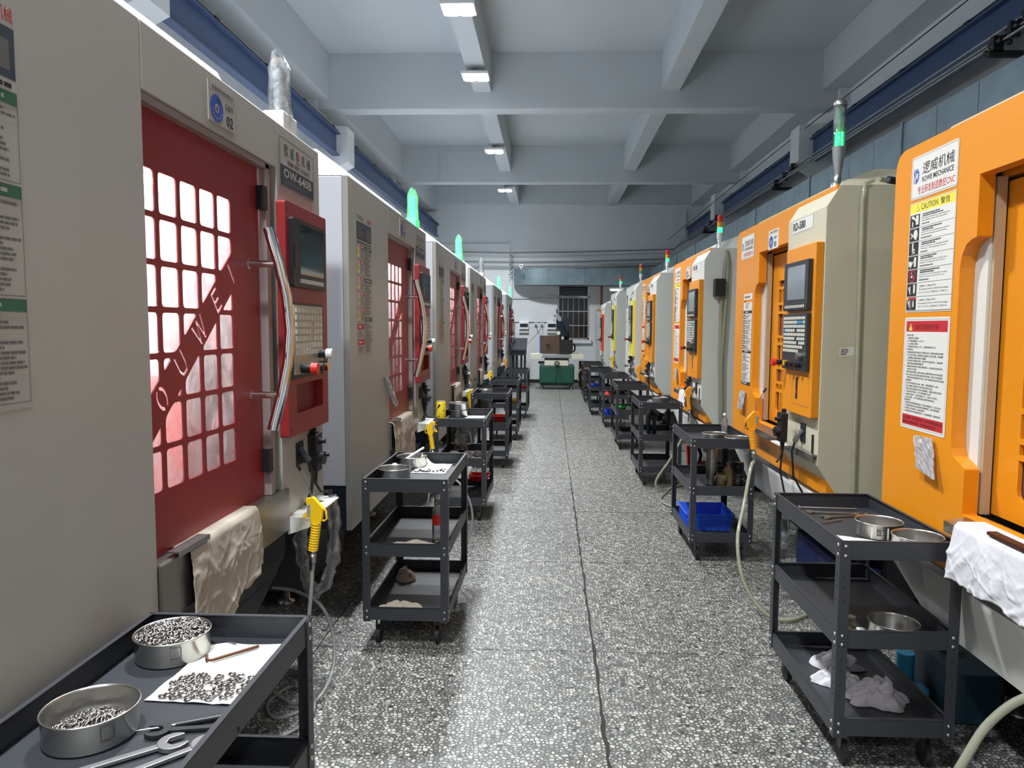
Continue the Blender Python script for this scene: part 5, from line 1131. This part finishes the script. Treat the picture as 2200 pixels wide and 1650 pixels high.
# containers
def can(x, y, z, lab):
    o = MB().lathe((x, y, z), [(.0001, .001), (.036, .001), (.038, .004), (.038, .17), (.034, .178), (.0001, .178)], 24).obj('yellow_can', MT['yelp']); tag(o, lab, 'can')
    b = MB(); g = random.Random(3)
    for k in range(12):
        a = k*.9; zz = z+.02+.045*(k % 4); b.sphere((x+.0375*math.cos(a), y+.0375*math.sin(a), zz), .005, 4)
    b.obj('dots', MT['rust'], o)['kind'] = 'stuff'; MB().cyl((x, y, z+.178), (x, y, z+.182), .0345, n=20).obj('lid', MT['steel'], o)
can(-.845, 5.60, TZ, 'tall yellow can with brown dots on the third left cart')
def tray_box(x, y, z, w, l, h, m, lab, ribs=6):
    b = MB(); t = .003; k = .018
    out = lambda g_: [(x-w/2-g_, y-l/2-g_), (x+w/2+g_, y-l/2-g_), (x+w/2+g_, y+l/2+g_), (x-w/2-g_, y+l/2+g_)]
    o1, o2, i1, i2 = out(-k), out(0), out(-k-t), out(-t)
    vs = [(p[0], p[1], z) for p in o1]+[(p[0], p[1], z+h) for p in o2]+[(p[0], p[1], z+t) for p in i1]+[(p[0], p[1], z+h) for p in i2]
    f = [(0, 1, 2, 3), (8, 9, 10, 11)]
    for q in range(4): n_ = (q+1) % 4; f += [(q, n_, 4+n_, 4+q), (8+q, 8+n_, 12+n_, 12+q), (4+q, 4+n_, 12+n_, 12+q)]
    b.add(vs, f, 0); o = b.obj('plastic_tray', MT[m]); tag(o, lab, 'tray')
    r = MB(); rim = out(.006)
    for q in range(4):
        a, c = rim[q], rim[(q+1) % 4]; r.box(min(a[0], c[0])-.002, min(a[1], c[1])-.002, z+h-.008, max(a[0], c[0])+.002, max(a[1], c[1])+.002, z+h)
    if ribs:
        for q in range(1, ribs): u = x-w/2+w*q/ribs; r.box(u-.002, y-l/2-.002, z+.01, u+.002, y-l/2+.014, z+h-.008)
        for q in range(1, ribs): u = y-l/2+l*q/ribs; r.box(x-w/2-.002, u-.002, z+.01, x-w/2+.014, u+.002, z+h-.008)
        r.box(x-w/2-.001, y-l/2-.001, z+h*.62, x+w/2+.001, y-l/2+.010, z+h*.62+.004)
    r.obj('rim_and_ribs', MT[m], o); return o
tray_box(1.09, 5.02, BZ, .31, .34, .115, 'bluep', 'blue ribbed crate on the bottom tray of the second right cart')
tray_box(-.585, 6.04, BZ+.075, .16, .16, .05, 'redp', 'red tray at the bottom of the third left cart')
tray_box(-.58, 8.18, MZ, .16, .22, .06, 'redp', 'red tray on the middle shelf of the fourth left cart')
tray_box(-.53, 10.1, MZ, .15, .2, .05, 'yelp', 'yellow tray on the middle shelf of the fifth left cart')
tray_box(-.47, 12.43, MZ, .15, .2, .05, 'redp', 'dark red tray on the farthest left cart')
tray_box(.96, 9.50, MZ, .17, .17, .035, 'grnp', 'green tray on the fourth right cart')
tray_box(.99, 11.3, BZ, .3, .36, .09, 'bluep', 'blue ribbed crate at the bottom of the fifth right cart')
tray_box(.82, 12.93, MZ, .22, .26, .06, 'bluep', 'blue tray on the sixth right cart')
rag((-.55, 6.03, BZ), .07, .1, .07, 31, 'base', 'dark rag below the red tray of third left cart')
def bottle(x, y, z, r, h, m, lab, neck=.35, cap='white', cat='bottle', name='bottle'):
    o = MB().lathe((x, y, z), [(.0001, .001), (r*.95, .001), (r, .006), (r, h*.68), (r*neck, h*.84), (r*neck, h*.93)], 20).obj(name, MT[m]); tag(o, lab, cat)
    MB().lathe((x, y, z), [(r*neck*1.15, h*.90), (r*neck*1.15, h), (.0001, h)], 16).obj('cap', MT[cap], o); return o
bottle(-.545, 3.50, MZ, .028, .24, 'bottle', 'clear bottle with red label on the middle tray of second left cart', cap='white')
MB().lathe((-.545, 3.50, MZ), [(.0286, .09), (.0286, .14)], 20).obj('label', MT['redp'], bpy.data.objects['bottle'])
bottle(1.255, 5.22, TZ, .024, .15, 'bottle', 'small clear spray bottle at the far end of the second right cart', cap='white')
bottle(1.205, 4.86, MZ, .036, .17, 'oil', 'bottle with amber oil on the middle tray of second right cart', neck=.4, cap='acryl')
o = MB().lathe((1.10, 4.90, MZ), [(.0001, .001), (.036, .001), (.037, .01), (.037, .25), (.034, .262), (.0001, .262)], 24).obj('thermos_flask', MT['satin']); tag(o, 'tall grey steel flask on the middle tray of second right cart', 'flask')
MB().cyl((1.10, 4.90, MZ+.262), (1.10, 4.90, MZ+.292), .030, n=20).obj('cap', MT['black'], o)
o = MB().lathe((1.16, 4.84, MZ), [(.0001, .001), (.03, .001), (.04, .09), (.038, .09), (.028, .006)], 20).obj('plastic_jug', MT['oil']); tag(o, 'small translucent jug between flask and oil bottle', 'jug')
MB().tube([(1.125, 4.83, MZ+.08), (1.105, 4.82, MZ+.07), (1.11, 4.825, MZ+.05)], .004, 6).obj('handle', MT['hose'], o)
o = MB().lathe((1.262, 4.83, MZ), [(.0001, .001), (.031, .001), (.031, .05), (.026, .055), (.026, .11), (.036, .125), (.036, .17), (.0001, .17)], 20).obj('torch', MT['black']); tag(o, 'stubby black torch at the right of second right cart middle tray', 'torch')
for k in range(3): MB().lathe((1.262, 4.83, MZ+.03+k*.03), [(.0315, 0), (.0315, .004)], 16).obj('silver_band', MT['satin'], o)
for k, (x, l_) in enumerate(((1.0, 'left blue-grey cylinder with a hook on third right cart middle tray'), (1.055, 'right blue-grey cylinder with a hook on third right cart middle tray'))):
    o = MB().lathe((x, 7.3, MZ), [(.0001, .001), (.022, .001), (.022, .17), (.008, .18), (.0001, .18)], 16).obj('air_filter', MT['inkdb']); tag(o, l_, 'filter'); MB().tube([(x, 7.3, MZ+.18), (x+.003, 7.3, MZ+.21), (x+.012, 7.3, MZ+.205)], .003, 6).obj('hook', MT['black'], o)
o = MB().lathe((-.955, 8.60, .775), [(.0001, 0), (.034, 0), (.034, .155), (.022, .185), (.0001, .19)], 20).obj('thermos_flask', MT['steel']); tag(o, 'polished steel flask on the sill of the third left machine', 'flask')
o.location.z = -.007
o = MB().box(-.975, 11.2, .77, -.93, 11.28, .88).obj('soft_pack', MT['wrap']); tag(o, 'small clear pack on the fourth left machine shelf', 'pack')
# bag with parts and tape on the third left cart
o = bag_tube([(-.735, 6.0, MZ+.035), (-.735, 6.0, MZ+.10), (-.73, 6.0, MZ+.17), (-.72, 6.0, MZ+.24)], .055, 9, 'clear bag with dark chips on the third left cart middle tray'); o.name = 'plastic_bag'; o['category'] = 'plastic bag'
MB().sphere((-.735, 6.0, MZ+.048), .045, 8, sz=.9).obj('chips', MT['rust'], o)['kind'] = 'stuff'
o = tag(MB().lathe((0, 0, 0), [(.018, -.012), (.034, -.012), (.034, .012), (.018, .012), (.018, -.012)], 20).obj('tape_roll', MT['rag'], None, (-.655, 5.75, MZ+.035), (R(90), 0, .6)), 'brown tape roll on the third left cart', 'tape')
rag((-.59, 5.95, MZ), .05, .06, .035, 17, 'wrag', 'pale glove on the third left cart middle tray')
# bag hanging on the first right cart
o = bag_tube([(1.02, 3.125, .585), (1.025, 3.125, .63), (1.02, 3.12, .70), (1.015, 3.115, .735)], .022, 14, 'narrow clear bag with a dark tool hanging behind the nearest right cart'); o.name = 'plastic_bag'; o['category'] = 'plastic bag'
MB().cyl((1.022, 3.125, .59), (1.022, 3.125, .68), .012, n=10).obj('dark_tool', MT['inkdb'], o)
# tubs under the machines
def tub(x, y, r, h, m, lab, cat='tub'):
    o = MB().lathe((x, y, 0), [(.0001, .002), (r*.85, .002), (r, h), (r*1.05, h), (r*1.05, h+.01), (r*.98, h+.01), (r*.84, .012), (.0001, .012)], 28).obj('plastic_tub', MT[m]); return tag(o, lab, cat)
o = empty('coolant_pump', (1.60, 2.82, 0)); tag(o, 'cyan coolant tank with pump under the nearest orange machine', 'coolant tank')
MB().prism(rpoly([(-.06, -.12), (.14, -.12), (.14, .22), (-.06, .22)], .04), 'z', .01, .20).obj('tank', MT['tank'], o); MB().cyl((-.12, .14, .01), (-.12, .14, .17), .035).box(-.15, .02, .02, -.08, .10, .07).obj('pump_motor', MT['cyanp'], o)
MB().cyl((.02, .1, .20), (.02, .1, .24), .03).obj('filler_neck', MT['tank'], o)
o = empty('coolant_tank', (1.68, 4.2, 0)); tag(o, 'dark blue coolant tank under the RD-580 machine', 'coolant tank'); MB().prism(rpoly([(-.12, -.45), (.06, -.45), (.06, .35), (-.12, .35)], .03), 'z', .01, .24).obj('tank', MT['ntank'], o); MB().box(-.08, -.3, .24, .04, .1, .27).obj('lid', MT['base'], o)
o = empty('red_pump', (1.47, 7.45, 0)); tag(o, 'red plastic hand pump stand behind the second right cart', 'pump')
MB().prism([(-.05, 0), (.10, 0), (.10, .04), (.02, .06), (.0, .30), (-.06, .30), (-.045, .06)], 'y', -.04, .04).obj('stand', MT['redp'], o); MB().tube([(.06, 0, .30), (.09, 0, .2), (.07, 0, .09)], .018, 8).obj('bellows_hose', MT['rubber'], o)
tub(1.59, 7.15, .13, .16, 'rust', 'dark red brown round tub under the third right machine')
# ------------------------------------------------------------------ back wall
YW = YF
def bx(name, x0, y0, z0, x1, y1, z1, m, lab, cat, bev=.004): o = MB().box(x0, y0, z0, x1, y1, z1).obj(name, MT[m], None, bevel=bev); return tag(o, lab, cat)
for (x, lab) in ((-.83, 'white breaker box at left on the back wall'), (-.08, 'white breaker box nearer the barred window')):
    o = empty('breaker_box', (x, YW, 1.44)); tag(o, lab, 'breaker box'); MB().box(0, -.09, 0, .25, -.001, .2).obj('casing', MT['white'], o, bevel=.006); MB().box(.02, -.096, .06, .23, -.091, .15).obj('breaker_window', MT['navy'], o)
    MB().box(.0, -.05, -.10, .25, -.001, -.01).obj('cable_tray', MT['lgrey'], o)
for x, lab in ((-.43, 'left wall socket with a plug between the breaker boxes'), (-.27, 'right wall socket with cables between the breaker boxes')):
    o = bx('wall_socket', x, YW-.03, 1.52, x+.1, YW-.001, 1.62, 'white', lab, 'socket'); MB().box(x+.03, YW-.07, 1.54, x+.06, YW-.03, 1.58).obj('plug', MT['black'], o)
for k, pts in enumerate(([(-.23, YW-.05, 1.55), (-.28, YW-.3, 1.42), (-.45, 19.0, 1.2), (-.60, 18.5, 1.05)], [(-.38, YW-.05, 1.55), (-.34, YW-.15, 1.42), (-.25, 19.2, 1.3), (-.2, 18.6, 1.2)])):
    tag(MB().tube(smooth(pts), .006, 6).obj('power_cable', MT['black']), ['black cable from right wall socket down to the grey bench', 'black cable from left wall socket to the grinding machine'][k], 'cable')
tag(MB().tube([(-1.6, YW-.015, 1.63), (-.05, YW-.015, 1.63), (.1, YW-.015, 1.63), (.1, YW-.015, 1.72)], .008, 6).obj('wall_conduit', MT['ink2']), 'thin conduit above the breaker boxes on the back wall', 'conduit')
for k in range(7):
    z = [3.72, 3.50, 3.40, 3.25, 3.15, 3.08, 2.30][k]; x0 = -3.3 if k < 6 else -1.6; x1 = [-1.18, 3.3, 3.3, 3.3, 3.3, 3.3, -.1][k]
    pts = [(x0, YW-.05, z), (-1.1, YW-.05, z)] if k == 0 else [(x0, YW-.05, z), (-1.15, YW-.05, z-.02), (.8, YW-.05, z), (x1, YW-.05, z+.08)]
    if k == 0: pts += [(-1.1, YW-.05, 2.75)]
    tag(MB().tube(pts, .011, 6).obj('wall_pipe', MT['ink2'] if k % 2 else MT['pipe']), ['topmost short pipe on the back wall that turns down', 'highest long thin pipe crossing the back wall', 'second highest long thin pipe crossing back wall', 'third long thin pipe crossing the back wall', 'fourth long thin pipe crossing the back wall', 'lowest long thin pipe above the duct', 'short thin cable on the wall below the duct'][k], 'pipe')
tag(MB().tube([(-1.02, YW-.05, 3.5), (-1.02, YW-.05, 2.2)], .012, 6).obj('wall_pipe', MT['pipe']), 'vertical pipe dropping down the back wall left of the duct', 'pipe')
for k in range(5): tag(MB().tube([(-1.1, YW-.07, 3.42-k*.13), (-1.04, YW-.12, 3.40-k*.13), (-1.0, YW-.12, 3.36-k*.13), (-1.06, YW-.07, 3.33-k*.13)], .01, 6).obj('pipe_bend', MT['ink2']), ['topmost', 'second from top', 'middle', 'second from bottom', 'bottommost'][k]+' of five small pipe bends beside the vertical wall pipe', 'pipe bend', 'pipe bends on the back wall')
o = empty('security_camera', (-.76, 18.9, 3.0)); tag(o, 'small white security camera on top of the duct end', 'camera'); MB().box(-.025, -.02, -.01, .025, .02, .05).obj('bracket', MT['white'], o); MB().cyl((0, -.06, .07), (0, .02, .07), .045).obj('housing', MT['white'], o); MB().cyl((0, -.065, .07), (0, -.06, .07), .022).obj('lens', MT['black'], o)
tag(MB().tube([(-2.3, 15.25, 5.10), (-1.0, 15.25, 5.12), (-.9, 15.25, 5.12)], .012, 6).tube([(-2.3, 15.25, 5.10), (-2.3, 15.25, 4.55), (-2.5, 15.5, 4.5)], .012, 6).obj('ceiling_conduit', MT['pipe']), 'thin conduit running along the second cross beam', 'conduit')
# bench at left of the back wall
o = empty('steel_bench', (-.95, 18.2, 0)); tag(o, 'grey steel bench with a slanted desk top in the back left corner', 'bench')
MB().prism([(17.9-18.2, .95), (.45, 1.22), (.45, 1.18), (-.3, .91)], 'x', -.02, .37).obj('desk_top', MT['cart'], o); MB().box(-.01, -.25, .80, .35, .42, .92).obj('drawer_box', MT['inkdb'], o)
for x in (0, .10, .21, .30): MB().box(x, -.05, 0, x+.05, .0, .82).obj('leg', MT['cart'], o)
# surface grinder
G = empty('grinding_machine', (.17, 17.5, 0)); tag(G, 'old surface grinding machine with green base and ivory table at the back wall', 'grinding machine')
b = MB(); b.box(-.42, .03, .13, .42, .85, .575); b.box(-.40, .0, .16, -.005, .03, .56); b.box(.005, .0, .16, .40, .03, .56); b.obj('base_cabinet', MT['dgrn'], G, bevel=.01)
for x in (-.36, .36):
    for y in (.1, .75): MB().cyl((x, y, 0), (x, y, .13), .04, .025).obj('leveling_foot', MT['satin'], G)
MB().box(-.40, .02, .09, .40, .8, .13).obj('plinth', MT['base'], G)
MB().prism([(-.30, .575), (.28, .575), (.28, .66), (.26, .70), (-.28, .70), (-.30, .66)], 'y', .0, .6).obj('saddle', MT['ivory'], G, bevel=.005)
MB().cyl((0, -.07, .63), (0, 0, .63), .03).obj('wheel_hub', MT['satin'], G)
b = MB(); b.tube([(.055*math.cos(2*math.pi*k/20), -.06, .63+.055*math.sin(2*math.pi*k/20)) for k in range(20)], .012, 8, closed=True)
for a in (0, 120, 240): b.tube([(0, -.06, .63), (.055*math.cos(R(a)), -.06, .63+.055*math.sin(R(a)))], .007, 6)
b.obj('handwheel', MT['black'], G); MB().box(-.45, .02, .62, -.30, .10, .68).obj('side_motor', MT['black'], G)
MB().box(-.36, .02, .76, .33, .55, .84).obj('work_table', MT['alu'], G, bevel=.004); MB().box(-.30, .05, .70, .28, .5, .76).obj('table_guide', MT['base'], G)
for s in (-1, 1): MB().prism(rpoly([(s*.34, .735), (s*.62, .735), (s*.66, .77), (s*.64, .85), (s*.34, .87)], .02), 'y', .04, .5).obj('table_wing', MT['ivory'], G)
b = MB(); b.box(-.40, .05, .86, .06, .08, 1.30); b.box(-.40, .08, .86, -.37, .5, 1.30); b.obj('splash_guard', MT['brown'], G, bevel=.003); MB().box(-.42, .05, .88, -.401, .5, 1.29).obj('blue_edge', MT['bluep'], G); MB().box(-.27, .03, 1.07, -.17, .05, 1.09).obj('handle', MT['black'], G)
b = MB(); b.box(.062, .05, .86, .38, .08, 1.20); b.box(.35, .08, .86, .38, .5, 1.2); b.obj('splash_guard', MT['base'], G, bevel=.003)
b = MB(); b.box(-.02, .55, .60, .30, .95, 1.75); b.box(.0, .25, 1.28, .26, .56, 1.45); b.obj('column', MT['navy'], G, bevel=.01); MB().cyl((.03, .16, 1.36), (.03, .26, 1.36), .05).obj('spindle_cap', MT['ivory'], G); MB().cyl((.13, .2, 1.24), (.13, .25, 1.24), .04).obj('valve', MT['ivory'], G)
b = MB(); b.tube([(.02, .6, 1.75), (-.02, .4, 1.95), (-.02, .3, 1.82)], .012, 6); b.obj('lamp_arm', MT['satin'], G); MB().prism([(-.12, 1.80), (.05, 1.64), (.11, 1.66), (.10, 1.74), (.0, 1.82)], 'y', .15, .36).obj('lamp_head', MT['alu'], G)
MB().tube([(.40, .3, 1.1), (.44, .3, 1.05), (.44, .3, .95), (.40, .3, .9)], .02, 8).obj('cable_loop', MT['black'], G)
o = empty('oil_drum', (.86, 17.75, 0)); tag(o, 'small rusty brown drum with a yellow hose beside the grinding machine', 'drum'); MB().lathe((0, 0, 0), [(.0001, .05), (.15, .05), (.155, .06), (.15, .07), (.15, .36), (.155, .37), (.15, .38), (.15, .68), (.0001, .68)], 24).obj('drum_body', MT['rust'], o)
MB().tube(smooth([(-.16, -.2, .2), (-.17, -.2, .40), (-.08, -.2, .50), (.05, -.2, .50), (.1, -.16, .4)]), .018, 8).obj('hose', MT['hose'], o); MB().box(-.1, -.1, 0, .1, .1, .05).obj('stand', MT['base'], o)
o = empty('tube_light', (1.75, 17.4, 2.40)); tag(o, 'fluorescent tube light under the duct near the back wall', 'tube light'); MB().box(-.35, -.03, 0, .45, .03, .035).obj('fitting', MT['white'], o); MB().cyl((-.33, 0, -.015), (.43, 0, -.015), .014, n=10).obj('tube', MT['lampon'], o); 
for x in (-.2, .3): MB().cyl((x, 0, .035), (x, 0, .145), .006, n=6).obj('rod', MT['satin'], o)
